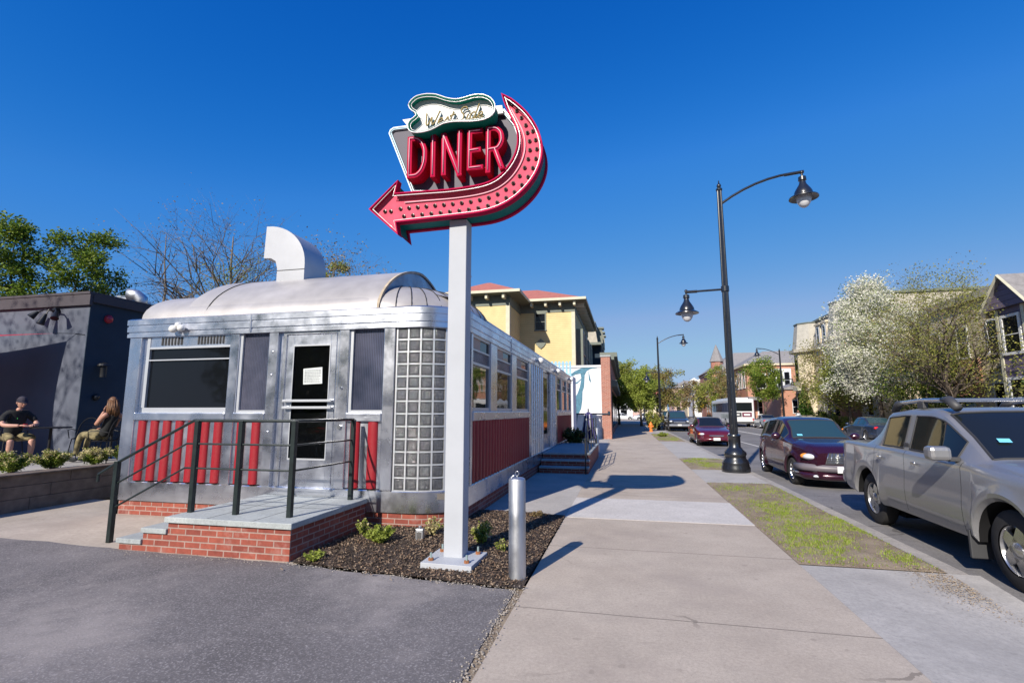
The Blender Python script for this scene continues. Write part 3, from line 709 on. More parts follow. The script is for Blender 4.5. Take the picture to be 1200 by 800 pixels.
MB().lathe([(.20,0),(.18,.02),(.03,.05),(.028,.78),(.001,.78)],(0,0,0),16).build('pedestal',M['chrome'],sx_,off=(0,0,0),smooth=True); MB().lathe([(.15,.78),(.175,.81),(.175,.85),(.15,.875),(.001,.88)],(0,0,0),20).build('seat',M['red'],sx_,off=(0,0,0),smooth=True)
# ------------------------------------------------------------------ entrance landing with steps
O2=(-4.4,5.7,0)
ls=thing('entrance_steps','brick landing with grey stone slab and two side steps below the diner door','steps',O2)
def B2(mb,name,mat,parent=ls,**k): return mb.build(name,M[mat],parent,off=O2,**k)
B2(MB().box(-5.17,-3.57,4.965,6.585,-.02,.34).box(-5.51,-5.17,4.965,6.585,-.02,.21).box(-5.84,-5.51,4.965,6.585,-.02,.08),'brick_body','brick')
B2(MB().box(-5.20,-3.54,4.93,6.57,.34,.405),'landing_slab','slab',bevel=.008)
B2(MB().box(-5.53,-5.172,4.94,6.57,.21,.268),'step_tread','slab',bevel=.008)
B2(MB().box(-5.87,-5.512,4.94,6.57,.08,.136),'step_tread','slab',bevel=.008)
jt=MB(); jt.box(-4.65,-4.642,4.96,6.56,.4055,.4065).box(-4.05,-4.042,4.96,6.56,.4055,.4065).box(-5.17,-3.56,5.75,5.758,.4055,.4068)
B2(jt,'slab_joint','seam')
O3=(-4.8,5.22,.4)
hr=thing('handrail','dark green metal handrail around the brick landing and down its steps','handrail',O3)
def B3(mb,name,parent=hr,**k): return mb.build(name,M['green_rail'],parent,off=O3,**k)
P=[(-6.27,5.2,0,.98),(-5.13,5.22,.4,1.49),(-4.5,5.22,.4,1.49),(-3.78,5.22,.4,1.49),(-3.72,6.42,.4,1.49)]
for x,y,z0,z1 in P: 
    q=B3(MB().box(x-.028,x+.028,y-.028,y+.028,z0,z1),'post',bevel=.004)
for dz,r_ in ((0,.019),(-.28,.012),(-.57,.012)):
    pts=[(P[0][0]-(.28 if dz==0 else 0),5.2,P[0][3]-.02+dz-(.15 if dz==0 else 0)),(P[0][0],5.2,P[0][3]+dz-.015*(dz==0))]+[(P[1][0]-.06*(dz==0)-.14*(dz<0),5.22,P[1][3]+dz),(P[1][0],5.22,P[1][3]+dz),(P[2][0],5.22,P[2][3]+dz),(P[3][0],5.22,P[3][3]+dz),(P[4][0],6.42,P[4][3]+dz)]
    if dz<0: pts=pts[1:]
    B3(MB().tube(pts,r_,8),'top_rail' if dz==0 else 'mid_rail',smooth=True)
B3(MB().cyl((-6.55,5.2,.80),(-6.55,5.2,.72),.02),'rail_end')
ARROW=[(-2.898,3.974),(-2.534,4.303),(-2.563,4.145),(-2.236,4.137),(-1.906,4.125),(-1.551,4.139),(-1.381,4.17),(-1.272,4.246),(-1.184,4.348),(-1.117,4.468),(-1.089,4.605),(-1.096,4.724),(-1.138,4.844),(-1.195,4.945),(-1.243,5.057),(-1.285,5.225),(-1.164,5.145),(-1.026,5.018),(-0.919,4.866),(-0.841,4.712),(-0.804,4.55),(-0.795,4.443),(-0.816,4.345),(-0.865,4.219),(-0.951,4.09),(-1.077,3.972),(-1.202,3.89),(-1.34,3.838),(-1.449,3.814),(-1.548,3.804),(-1.9,3.796),(-2.227,3.788),(-2.541,3.782),(-2.511,3.625)]
A_IN=[(-2.563,4.145),(-2.236,4.137),(-1.906,4.125),(-1.551,4.139),(-1.381,4.17),(-1.272,4.246),(-1.184,4.348),(-1.117,4.468),(-1.089,4.605),(-1.096,4.724),(-1.138,4.844),(-1.195,4.945),(-1.243,5.057),(-1.285,5.225)]
A_OUT=[(-2.541,3.782),(-2.227,3.788),(-1.9,3.796),(-1.548,3.804),(-1.449,3.814),(-1.34,3.838),(-1.202,3.89),(-1.077,3.972),(-0.951,4.09),(-0.865,4.219),(-0.816,4.345),(-0.795,4.443),(-0.804,4.55),(-0.841,4.712),(-0.919,4.866),(-1.026,5.018),(-1.164,5.145)]
PANEL=[(-2.732,4.976),(-2.716,5.024),(-2.67,5.05),(-2.391,5.048),(-1.95,5.117),(-1.292,5.114),(-1.132,4.891),(-1.041,4.605),(-1.133,4.291),(-1.394,4.104),(-1.795,4.104),(-2.403,4.174)]
PANELTOP=[(-2.534,5.105),(-2.374,5.106),(-1.947,5.139),(-1.289,5.116),(-1.276,5.016),(-1.945,5.024),(-2.473,5.024)]
AMOEBA=[(-2.372,5.184),(-2.359,5.218),(-2.338,5.244),(-2.304,5.271),(-2.269,5.287),(-2.205,5.295),(-2.142,5.294),(-2.084,5.284),(-2.026,5.269),(-1.968,5.24),(-1.911,5.21),(-1.842,5.183),(-1.774,5.167),(-1.718,5.167),(-1.663,5.174),(-1.607,5.185),(-1.552,5.191),(-1.497,5.187),(-1.442,5.175),(-1.396,5.151),(-1.354,5.119),(-1.324,5.078),(-1.305,5.03),(-1.302,4.979),(-1.31,4.935),(-1.337,4.899),(-1.375,4.876),(-1.429,4.859),(-1.483,4.853),(-1.549,4.854),(-1.615,4.859),(-1.703,4.872),(-1.792,4.882),(-1.859,4.882),(-1.927,4.876),(-1.983,4.854),(-2.039,4.829),(-2.095,4.81),(-2.152,4.8),(-2.204,4.797),(-2.256,4.8),(-2.308,4.812),(-2.349,4.837),(-2.368,4.872),(-2.373,4.914),(-2.364,4.948),(-2.342,4.976),(-2.302,5.001),(-2.271,5.029),(-2.275,5.058),(-2.293,5.082),(-2.328,5.107),(-2.356,5.14)]
LET={'D':[[(-2.382,4.779),(-2.379,4.317)],[(-2.382,4.779),(-2.291,4.773),(-2.228,4.72),(-2.192,4.623),(-2.191,4.484),(-2.224,4.377),(-2.289,4.315),(-2.379,4.317)]],'I':[[(-2.09,4.787),(-2.087,4.299)]],'N':[[(-1.956,4.306),(-1.96,4.77)],[(-1.96,4.77),(-1.769,4.28)],[(-1.769,4.28),(-1.766,4.792)]],'E':[[(-1.645,4.773),(-1.647,4.332)],[(-1.645,4.773),(-1.519,4.773)],[(-1.644,4.543),(-1.538,4.546)],[(-1.647,4.332),(-1.51,4.332)]],'R':[[(-1.424,4.783),(-1.428,4.28)],[(-1.424,4.783),(-1.332,4.781),(-1.276,4.72),(-1.266,4.618),(-1.312,4.535),(-1.425,4.53)],[(-1.349,4.534),(-1.27,4.305)]]}
SCRIPT=[[(-2.111,5.054),(-2.152,4.964),(-2.176,4.898),(-2.15,4.88),(-2.109,4.94),(-2.079,5.04)],[(-2.079,5.04),(-2.108,4.929),(-2.107,4.881),(-2.073,4.884),(-2.035,4.948),(-2.007,5.039)],[(-2.012,4.899),(-1.973,4.916),(-1.962,4.949),(-1.985,4.958),(-2.001,4.926),(-1.994,4.885),(-1.961,4.884),(-1.933,4.905)],[(-1.933,4.905),(-1.906,4.958),(-1.908,4.913),(-1.899,4.883),(-1.927,4.872),(-1.95,4.882)],[(-1.899,4.883),(-1.872,4.902),(-1.834,4.988)],[(-1.834,4.988),(-1.859,4.912),(-1.849,4.884),(-1.811,4.894),(-1.794,4.909)],[(-1.878,4.957),(-1.784,4.964)],[(-1.636,5.039),(-1.659,5.071),(-1.699,5.06),(-1.702,5.02),(-1.674,4.977),(-1.662,4.924),(-1.695,4.893),(-1.739,4.901),(-1.752,4.925)],[(-1.621,4.952),(-1.631,4.909),(-1.623,4.885),(-1.591,4.903)],[(-1.61,4.982),(-1.606,4.989)],[(-1.553,4.943),(-1.58,4.935),(-1.588,4.897),(-1.564,4.886),(-1.54,4.918),(-1.513,5.033)],[(-1.54,4.918),(-1.536,4.887),(-1.509,4.897)],[(-1.509,4.897),(-1.478,4.977),(-1.476,5.073),(-1.499,4.98),(-1.501,4.896),(-1.477,4.882)],[(-1.477,4.893),(-1.445,4.916),(-1.44,4.949),(-1.461,4.935),(-1.466,4.897),(-1.445,4.881),(-1.412,4.901)]]
# ------------------------------------------------------------------ SIGN
OS=(-1.83,5.36,0)
sg=thing('diner_sign','neon sign with pink curved arrow and red DINER letters on a grey post','sign',OS)
def S(mb,name,mat,parent=sg,**k): return mb.build(name,M[mat],parent,off=OS,**k)
def XZ(a,b,d): return (a,d,b)
def area(P): return sum(P[i-1][0]*P[i][1]-P[i][0]*P[i-1][1] for i in range(len(P)))/2
def offset(P,d):
    """inset by d (positive = inward)"""
    s_=1 if area(P)>0 else -1; n=len(P); out=[]
    for i in range(n):
        a,b,c=Vector(P[i-1]),Vector(P[i]),Vector(P[(i+1)%n])
        e1=(b-a).normalized(); e2=(c-b).normalized(); n1=Vector((-e1.y,e1.x))*s_; n2=Vector((-e2.y,e2.x))*s_
        m=n1+n2; m=m.normalized() if m.length>1e-6 else n1
        k=d/max(.45,m.dot(n1)); q=b+m*k; out.append((q.x,q.y))
    return out
def channel(P,yf,yb,depth,rim,name,rimmat,facemat,parent=sg):
    """open channel: outer wall from yf to yb, rim of width rim, recessed face"""
    I=offset(P,rim); n=len(P); m=MB()
    m.add([XZ(*p,yf) for p in P]+[XZ(*p,yf) for p in I]+[XZ(*p,yf+depth) for p in I]+[XZ(*p,yb) for p in P],
      [(i,(i+1)%n,n+(i+1)%n,n+i) for i in range(n)]+[(n+i,n+(i+1)%n,2*n+(i+1)%n,2*n+i) for i in range(n)]+[(i,3*n+i,3*n+(i+1)%n,(i+1)%n) for i in range(n)]+[tuple(3*n+i for i in range(n))])
    o=S(m,name,rimmat,parent)
    f_=S(MB().add([XZ(*p,yf+depth-.002) for p in offset(P,rim*.9)],[tuple(range(n))]),name.replace('_channel','')+'_face',facemat,o)
    return o
def lerp2(a,b,t): return (a[0]+(b[0]-a[0])*t,a[1]+(b[1]-a[1])*t)
def resamp(P,n):
    Lc=[0]
    for a,b in zip(P,P[1:]): Lc.append(Lc[-1]+math.hypot(b[0]-a[0],b[1]-a[1]))
    out=[];j=0
    for i in range(n):
        s_=Lc[-1]*i/(n-1)
        while j<len(P)-2 and Lc[j+1]<s_: j+=1
        out.append(lerp2(P[j],P[j+1],(s_-Lc[j])/max(1e-9,Lc[j+1]-Lc[j])))
    return out
def smoothl(P,k=2):
    for _ in range(k): P=[P[0]]+[lerp2(lerp2(P[i-1],P[i+1],.5),P[i],.5) for i in range(1,len(P)-1)]+[P[-1]]
    return P
_in=smoothl(resamp(A_IN,56),7); _out=smoothl(resamp(A_OUT,56),7)
ARROW=[ARROW[0],ARROW[1]]+_in+_out[::-1]+[ARROW[-1]]
A_IN=_in; A_OUT=_out
AMOEBA=AMOEBA
pst=S(MB().box(-1.93,-1.72,5.26,5.46,.035,3.80),'post','post',bevel=.008)
S(MB().add([(-2.09,5.02,.0),(-1.54,5.0,.0),(-1.52,5.53,.0),(-2.09,5.56,.0),(-2.09,5.02,.078),(-1.54,5.0,.078),(-1.52,5.53,.078),(-2.09,5.56,.078)],[(3,2,1,0),(4,5,6,7),(0,1,5,4),(1,2,6,5),(2,3,7,6),(3,0,4,7)]),'base_plate','post',bevel=.004)
for x,y in ((-2.01,5.11),(-1.62,5.10),(-1.60,5.44),(-2.01,5.45)):
    b_=S(MB().cyl((x,y,.078),(x,y,.104),.028,n=6),'anchor_nut','rust'); S(MB().cyl((x,y,.10),(x,y,.155),.012,n=8),'anchor_bolt','zinc',b_)
aw=channel(ARROW,5.13,5.235,.085,.013,'arrow_channel','pinkrim','pink')
core_=offset(ARROW,.022)
S(MB().prism(core_,XZ,5.232,5.468),'arrow_core','teal')
S(MB().prism(ARROW,XZ,5.466,5.52),'rear_arrow','pinkrim')
def loop(P,d,y,r,name,mat,parent,closed=True,n=6):
    I=offset(P,d); pts=[XZ(*p,y) for p in I]; 
    if closed: pts.append(pts[0])
    return S(MB().tube(pts,r,n),name,mat,parent,smooth='all')
loop(ARROW,.030,5.150,.0062,'neon_tube','neonw',aw)
# second tube inside the upper edge
Iin=A_IN; 
def lerp2(a,b,t): return (a[0]+(b[0]-a[0])*t,a[1]+(b[1]-a[1])*t)
def resamp(P,n):
    Lc=[0]
    for a,b in zip(P,P[1:]): Lc.append(Lc[-1]+math.hypot(b[0]-a[0],b[1]-a[1]))
    out=[];j=0
    for i in range(n):
        s_=Lc[-1]*i/(n-1)
        while j<len(P)-2 and Lc[j+1]<s_: j+=1
        out.append(lerp2(P[j],P[j+1],(s_-Lc[j])/max(1e-9,Lc[j+1]-Lc[j])))
    return out
def smoothl(P,k=2):
    for _ in range(k): P=[P[0]]+[lerp2(lerp2(P[i-1],P[i+1],.5),P[i],.5) for i in range(1,len(P)-1)]+[P[-1]]
    return P
ai,ao=resamp(A_IN,60),resamp(A_OUT,60)
S(MB().tube([XZ(*q,5.20) for q in smoothl([lerp2(a,b,.28) for a,b in zip(ai,ao)][2:56])],.008,6),'neon_tube','neonp',aw,smooth='all')
def bulb(p): S(MB().lathe([(.023,0),(.023,-.012),(.016,-.014)],(p[0],5.21,p[1]),10,'y').ball((p[0],5.195,p[1]),.014,.02,.014,8,5),'sign_bulb','bulb',aw,smooth=True)
n_=25
ai,ao=resamp(A_IN,n_),resamp(A_OUT,n_)
for i in range(n_-1):
    for t in ((.47,.74) if i<n_-5 else (.55,)):
        a=lerp2(ai[i],ai[i+1],.25 if t<.6 else .6); b=lerp2(ao[i],ao[i+1],.25 if t<.6 else .6)
        p=lerp2(a,b,t); bulb(p)
t0,t1=ARROW[0],lerp2(A_IN[0],A_OUT[0],.55)
for k in (.5,.72): p=lerp2(t0,t1,k); bulb(p)
# grey panel
pn=channel(PANEL,5.24,5.44,.03,.014,'panel_channel','neonb','signgrey')
S(MB().prism([PANEL[i] for i in range(len(PANEL))],XZ,5.43,5.445),'panel_back','signgrey')
loop(PANEL,.03,5.246,.008,'neon_tube','neonb',pn)
S(MB().prism(PANELTOP,XZ,5.20,5.236),'white_strip','white',pn)
_cx=sum(p[0] for p in AMOEBA)/len(AMOEBA); _cz=sum(p[1] for p in AMOEBA)/len(AMOEBA)
AMOEBA=[(_cx+(x-_cx)*.97,_cz+(z-_cz)*.93-.035) for x,z in AMOEBA]
_b0,_b1=SCRIPT[0][3],SCRIPT[11][-1]
G=dict(W=(.76,[[(0,.95),(.10,.12),(.17,0),(.26,.2),(.36,.68),(.43,.1),(.50,0),(.60,.25),(.76,1)]]),e=(.34,[[(0,.22),(.2,.24),(.27,.4),(.18,.52),(.05,.42),(.03,.15),(.14,0),(.34,.14)]]),s=(.30,[[(0,.1),(.14,.36),(.2,.55),(.26,.3),(.22,.05),(.1,0),(.03,.06)],[(.2,.03),(.30,.12)]]),
 t=(.30,[[(.18,.88),(.09,.3),(.10,.06),(.18,0),(.30,.14)],[(0,.56),(.32,.64)]]),S=(.52,[[(.50,.80),(.44,.98),(.26,1),(.14,.84),(.20,.62),(.36,.45),(.38,.2),(.24,.02),(.08,.02),(0,.16)]]),i=(.20,[[(.08,.5),(.04,.14),(.10,0),(.20,.14)],[(.11,.70),(.13,.76)]]),
 d=(.44,[[(.30,.46),(.16,.54),(.04,.36),(.04,.10),(.14,0),(.26,.16),(.34,.6),(.40,1.05)],[(.30,.35),(.28,.08),(.34,0),(.44,.14)]]))
SCR=[]; _x=0; _H=.150; _W=sum(G[c][0] if c!=' ' else .16 for c in 'West Side')
_dx,_dz=_b1[0]+.05-_b0[0]+.02,_b1[1]-_b0[1]
for c in 'West Side':
    if c==' ': _x+=.16; continue
    for st_ in G[c][1]:
        SCR.append([(_b0[0]-.03+_dx*((_x+u)/_W)+.22*_H*v_,_b0[1]-.012+_dz*((_x+u)/_W)+_H*v_*(1.12 if c in 'WSd' else 1)) for u,v_ in st_])
    _x+=G[c][0]
SCRIPT=SCR; _unused=[[(_cx+.01+(x-_cx)*1.12,_cz-.045+(z-_cz)*1.18+.052) for x,z in s_] for s_ in SCRIPT]
# green cloud panel
am=channel(AMOEBA,4.99,5.14,.095,.008,'cloud_channel','green','white')
loop(AMOEBA,-.004,4.988,.0065,'neon_tube','neonw',am)
loop(AMOEBA,.024,5.0,.004,'neon_tube','neonw',am)
S(MB().prism(offset(AMOEBA,.02),XZ,5.135,5.21),'cloud_stem','teal')
sc_=MB(); sh_=MB()
for P_ in SCRIPT:
    Q=[XZ(*q,5.035) for q in (smoothl(resamp(P_,max(4,len(P_)*4)),1) if len(P_)>2 else P_)]
    sc_.tube(Q,.0088,6)
    for q in (Q[0],Q[-1]): sh_.cyl(q,(q[0],5.08,q[2]),.004,n=5)
scr=S(sc_,'script_lettering','neony',am,smooth='all'); S(sh_,'tube_support','white',scr)
sc2=MB()
for P_ in SCRIPT: 
    if len(P_)>2: sc2.tube([(q[0]+.006,5.078,q[1]-.004) for q in smoothl(resamp(P_,len(P_)*4),1)],.006,4)
S(sc2,'script_backing',  'muralblue',am)
# DINER letters
def stroke_poly(P,w_):
    l,r=[],[]
    for i,p in enumerate(P):
        a=Vector(P[max(0,i-1)]);b=Vector(P[min(len(P)-1,i+1)]); e=(b-a).normalized(); nn=Vector((-e.y,e.x)); q=Vector(p)
        ee=e*(w_*.9 if i==len(P)-1 else (-w_*.9 if i==0 else 0))
        l.append(tuple(q+nn*w_+ee)); r.append(tuple(q-nn*w_+ee))
    return l+r[::-1]
for ch_,strokes in LET.items():
    m=MB(); nn_=MB(); fb=MB()
    for k,P_ in enumerate(strokes):
        P2=smoothl(resamp(P_,len(P_)*3),1) if len(P_)>3 else P_
        m.prism(stroke_poly(P2,.029),XZ,5.10+.0012*k,5.275+.0005*k)
        fb.prism(stroke_poly(P2,.021),XZ,5.0975-.0004*k,5.1025)
        o_=.0085
        nn_.tube([(a,5.085,b) for a,b in P2],.0052,6)
    lt=S(m,'letter','red_letter'); lt['label']='red letter %s outlined in pink neon'%ch_
    S(fb,'letter_face','pinkrim',lt); S(nn_,'neon_tube','neonp',lt,smooth='all')
# ------------------------------------------------------------------ bollard
def bollard(x,y,label,chain=True):
    t=thing('bollard',label,'bollard',(x,y,0),0,'steel bollards beside the diner')
    m=MB().lathe([(.083,0),(.083,.93),(.078,.945),(.06,.955),(.001,.958)],(x,y,0),32)
    m.build('pipe',M['galv'],t,off=(x,y,0),smooth=True)
    if chain:
        pts=[(x-.0+.018*math.sin(a),y,.985+.022*math.cos(a)+.01) for a in [PI*2*k/12+PI for k in range(13)]]
        MB().tube([(x+.0,y,.955),(x+.0,y,.975)],.004,6).tube(pts,.004,6).tube([(x-.012,y,.985),(x-.035,y-.005,.97),(x-.06,y-.01,.955),(x-.075,y-.01,.925)],.008,6).build('eye_bolt',M['alloy'],t,off=(x,y,0),smooth='all')
    return t
bollard(-1.065,4.96,'large galvanised steel bollard with wire loop on top in the foreground mulch bed')
bollard(-1.15,20.6,'small galvanised steel bollard beside the closed purple umbrella',False)
# junction box in the mulch
jb=thing('junction_box','small grey metal utility box standing in the mulch beside the brick base','utility box',(-2.52,6.02,0))
MB().box(-2.57,-2.47,5.99,6.05,.03,.17).build('housing',M['galv'],jb,off=(-2.52,6.02,0),bevel=.008); MB().box(-2.55,-2.49,5.984,5.989,.06,.14).build('cover',M['alloy'],jb,off=(-2.52,6.02,0))
MB().cyl((-2.52,6.02,.17),(-2.52,6.02,.20),.02).build('cap',M['galv'],jb,off=(-2.52,6.02,0)); MB().cyl((-2.52,6.02,-.03),(-2.52,6.02,.04),.02).build('stem',M['galv'],jb,off=(-2.52,6.02,0))
# ------------------------------------------------------------------ street lamps
def lamp_head(m_shade,m_globe,x,z):
    m_shade.cyl((x,0,z+.02),(x,0,z-.12),.03).ball((x,0,z),.055,.055,.055).lathe([(.05,-.12),(.10,-.14),(.105,-.24),(.075,-.26),(.10,-.36),(.20,-.52),(.235,-.60),(.24,-.66),(.37,-.735),(.375,-.765),(.35,-.76),(.22,-.70),(.001,-.69)],(x,0,z),24)
    m_globe.lathe([(.185,-.70),(.19,-.80),(.165,-.90),(.11,-.99),(.05,-1.03),(.001,-1.035)],(x,0,z),20)
def street_lamp(x,y,label,rz=0,first=None):
    t=thing('street_lamp',label,'street lamp',(x,y,0),rz,'black twin arm street lamps along the road')
    k=dict(off=(0,0,0))
    m=MB().lathe([(.36,0),(.365,.12),(.34,.17),(.345,.22),(.33,.28),(.27,.36),(.265,.42),(.29,.46),(.28,.52),(.20,.60),(.155,.66),(.155,.92),(.175,.95),(.165,.98),(.115,1.0)],(0,0,0),24)
    m.build('base',M['black'],t,smooth=True)
    pts=[]; n=16
    rows=[]
    for z,r_ in ((.98,.102),(3,.092),(5,.080),(7.0,.070),(7.95,.064)):
        rows.append([((r_+(.006 if k_%2 else -.004))*math.cos(2*PI*k_/32),(r_+(.006 if k_%2 else -.004))*math.sin(2*PI*k_/32),z) for k_ in range(33)])
    MB().grid(rows).lathe([(.085,7.95),(.09,8.0),(.04,8.03),(.065,8.08),(.055,8.13),(.02,8.17),(.015,8.24),(.001,8.27)],(0,0,0),16).build('post',M['black'],t,smooth=True)
    arm=[(0,0,7.52)]+[(2.18*s_,0,7.50+.78*math.sin(PI/2*s_**.85)) for s_ in [.05,.15,.3,.45,.6,.75,.9,1]]
    MB().tube(arm,.036,10).cyl((1.75,0,8.24),(2.25,0,8.29),.045).build('upper_arm',M['black'],t,smooth=True)
    MB().tube([(0,0,5.02),(-1.02,0,4.99)],.03,10).cyl((-.75,0,4.995),(-1.08,0,4.99),.042).cyl((0,0,4.95),(0,0,5.1),.11).build('lower_arm',M['black'],t,smooth=True)
    s1,g1=MB(),MB(); lamp_head(s1,g1,2.2,8.27)
    a=s1.build('lamp_shade',M['black'],t,smooth=True); g1.build('globe',M['globe'],a,smooth=True)
    s1,g1=MB(),MB(); lamp_head(s1,g1,-1.05,5.02); s1.xf(Matrix.Translation((-1.05,0,5.02))@Matrix.Scale(.86,4)@Matrix.Translation((1.05,0,-5.02))); g1.xf(Matrix.Translation((-1.05,0,5.02))@Matrix.Scale(.86,4)@Matrix.Translation((1.05,0,-5.02)))
    a=s1.build('lamp_shade',M['black'],t,smooth=True); g1.build('globe',M['globe'],a,smooth=True)
    return t
l1=street_lamp(2.85,14.75,'largest and nearest black twin arm street lamp between the sidewalk and the purple wagon')
copytree(l1,None,(2.95,45.6,0),None,'black twin arm street lamp rising behind the shrubs beside the black parked suv')
copytree(l1,None,(3.0,86,0),None,'distant thin black street lamp in front of the street trees down the sidewalk')
copytree(l1,None,(16.1,57.5,0),PI,'black street lamp across the road in front of the mansard house')
copytree(l1,None,(16.1,128,0),PI,'tiny distant street lamp across the road near the pale row houses')
# ------------------------------------------------------------------ VEHICLES (local frame: x forward, y left, z up from the road)
def ip(T,x):
    if x<=T[0][0]: return T[0][1]
    for a,b in zip(T,T[1:]):
        if x<=b[0]:
            t=(x-a[0])/max(1e-9,b[0]-a[0]); return a[1]+(b[1]-a[1])*t
    return T[-1][1]
def smth(T,k=.12):
    return lambda x:(ip(T,x-k)+2*ip(T,x)+ip(T,x+k)+ip(T,x-k/2)*1.5+ip(T,x+k/2)*1.5)/7
def vehicle(spec,t,local=True):
    L=spec['L']; hl=L/2; wh=spec['wheels']; rr=spec['arch']; bot=spec['bottom']
    belt=smth(spec['belt'],.06); top=smth(spec['top'],.05); hw=smth(spec['hw'],.05); rw=spec['roofw']; wins=spec['windows']; ws=spec['ws']; rg=spec.get('rear'); seams=spec.get('seams',[])
    xs=set([round(-hl+L*i/70,4) for i in range(71)])
    for w_ in wh:
        for k in range(17): xs.add(round(w_+rr*math.cos(PI*k/16),4))
    bd=[]
    for a,b in wins: bd+=[a,b]
    bd+=list(ws)
    if rg: bd+=list(rg)
    for s_ in seams: bd+=[s_-.005,s_+.005]
    xs=sorted(x for x in xs if all(abs(x-b)>.02 for b in bd) and abs(x)<=hl)
    xs=sorted(set(xs)|set(bd))
    bed=spec.get('bed')
    rings=[]
    for x in xs:
        b,tz,w_=belt(x),top(x),hw(x); B_=ip(bot,x)
        for c in wh:
            if abs(x-c)<rr: B_=max(B_,spec['axle']+math.sqrt(max(0,rr*rr-(x-c)**2)))
        cab=max(0,min(1,(tz-b)/.3)); e=w_*.84*(1-cab)+rw*cab; cr=.035+.035*cab
        te=max(b+.012,tz-cr); hB=b-B_
        fl=0
        for c in wh:
            d_=abs(x-c)
            if d_<rr+.09: fl=spec.get('flare',.012)
        P_=[(w_*.55,B_+.01),(w_*.93+fl,B_),(w_*.975+fl,B_+.05*hB+.02),(w_*.995+fl*.7,B_+.2*hB+.02),(w_,B_+.40*hB+.01),(w_*.980,B_+.66*hB),(w_*.97,b-.05),(w_*.945,b-.008),(w_*.925,b+.006)]
        for k in (1,2,3):
            q=(.05,.90,1.0)[k-1]; P_.append((w_*.925+(e-w_*.925)*q,b+.006+(te-b-.006)*q))
        P_+=[(e-(.035 if not(ws[0]-.01<=x<=ws[1]+.01) else .055),te+cr*.45),(e*.8,te+cr*.75),(e*.42,tz-.004),(0,tz)]
        if bed and bed[0]<x<bed[1]:
            P_[-4:]=[(e-.06,te-.0),(e-.075,bed[2]),(e*.42,bed[2]),(0,bed[2])]
        rings.append((x,P_))
    n=len(rings[0][1]); parts={}
    def put(key,quad):
        m=parts.setdefault(key,MB()); m.add(quad,[tuple(range(len(quad)))])
    for i in range(len(rings)-1):
        x0,A=rings[i]; x1,Bq=rings[i+1]; xm=(x0+x1)/2
        for j in range(n-1):
            key='body'
            if j==9:
                for k,(a,b) in enumerate(wins):
                    if a<=xm<=b and (top(xm)-belt(xm))>.12: key=('win',k)
            if 12<=j and ws[0]<=xm<=ws[1]: key='windshield'
            if rg and 12<=j and rg[0]<=xm<=rg[1]: key='rear_window'
            if 2<=j<=7 and any(abs(xm-s_)<.005 for s_ in seams): key=('gap',min(range(len(seams)),key=lambda q_:abs(seams[q_]-xm)))
            if j==0: key='underside'
            if bed and bed[0]<xm<bed[1] and j>=12: key='bed_liner'
            for sg_ in (1,-1):
                q=[(x0,sg_*A[j][0],A[j][1]),(x1,sg_*Bq[j][0],Bq[j][1]),(x1,sg_*Bq[j+1][0],Bq[j+1][1]),(x0,sg_*A[j+1][0],A[j+1][1])]
                kk=key+(sg_,) if isinstance(key,tuple) else key
                put(kk,q if sg_<0 else q[::-1])
    for x,A in (rings[0],rings[-1]):
        poly=[(x,p[0],p[1]) for p in A]+[(x,-p[0],p[1]) for p in A[::-1]][1:]
        put('body',poly)
    paint=spec['paint']; glass=M[spec.get('glass','carglass')]
    def bld(mb,name,mat,parent=t,**k):
        me=mb.build(name,mat if not isinstance(mat,str) else M[mat],parent,off=(0,0,0),**k); return me
    def weld(o):
        bm=bmesh.new(); bm.from_mesh(o.data); bmesh.ops.remove_doubles(bm,verts=bm.verts,dist=.0004); bmesh.ops.recalc_face_normals(bm,faces=bm.faces); bm.to_mesh(o.data); bm.free()
        for p in o.data.polygons: p.use_smooth=True
        o.data.set_sharp_from_angle(angle=R(32))
    body=bld(parts['body'],'body',paint,recalc=False); weld(body)
    for k,m in parts.items():
        if k=='body': continue
        gap_=isinstance(k,tuple) and k[0]=='gap'
        nm='door_gap' if gap_ else ('side_window' if isinstance(k,tuple) else k)
        mt={'windshield':M[spec.get('wsglass',spec.get('glass','carglass'))],'rear_window':glass,'underside':M['dark'],'bed_liner':M['plast']}.get(k,M['seam'] if gap_ else glass)
        o=bld(m,nm,mt,t,recalc=False); weld(o)
        if not gap_ and (isinstance(k,tuple) or k in('windshield','rear_window')):
            cnt={}
            for f_ in m.f:
                pts=[tuple(round(c_,3) for c_ in m.v[i_]) for i_ in f_]
                for a_,b_ in zip(pts,pts[1:]+pts[:1]):
                    if a_!=b_: kk_=(min(a_,b_),max(a_,b_)); cnt[kk_]=cnt.get(kk_,0)+1
            tm=MB()
            for (a_,b_),c_ in cnt.items():
                if c_==1 and abs(a_[1]+b_[1])>.02: tm.tube([a_,b_],.011 if isinstance(k,tuple) else .014,5)
            if tm.v: bld(tm,'window_seal','seam',o)
    # wheels
    r=spec['r']; tw=spec.get('tw',.21)
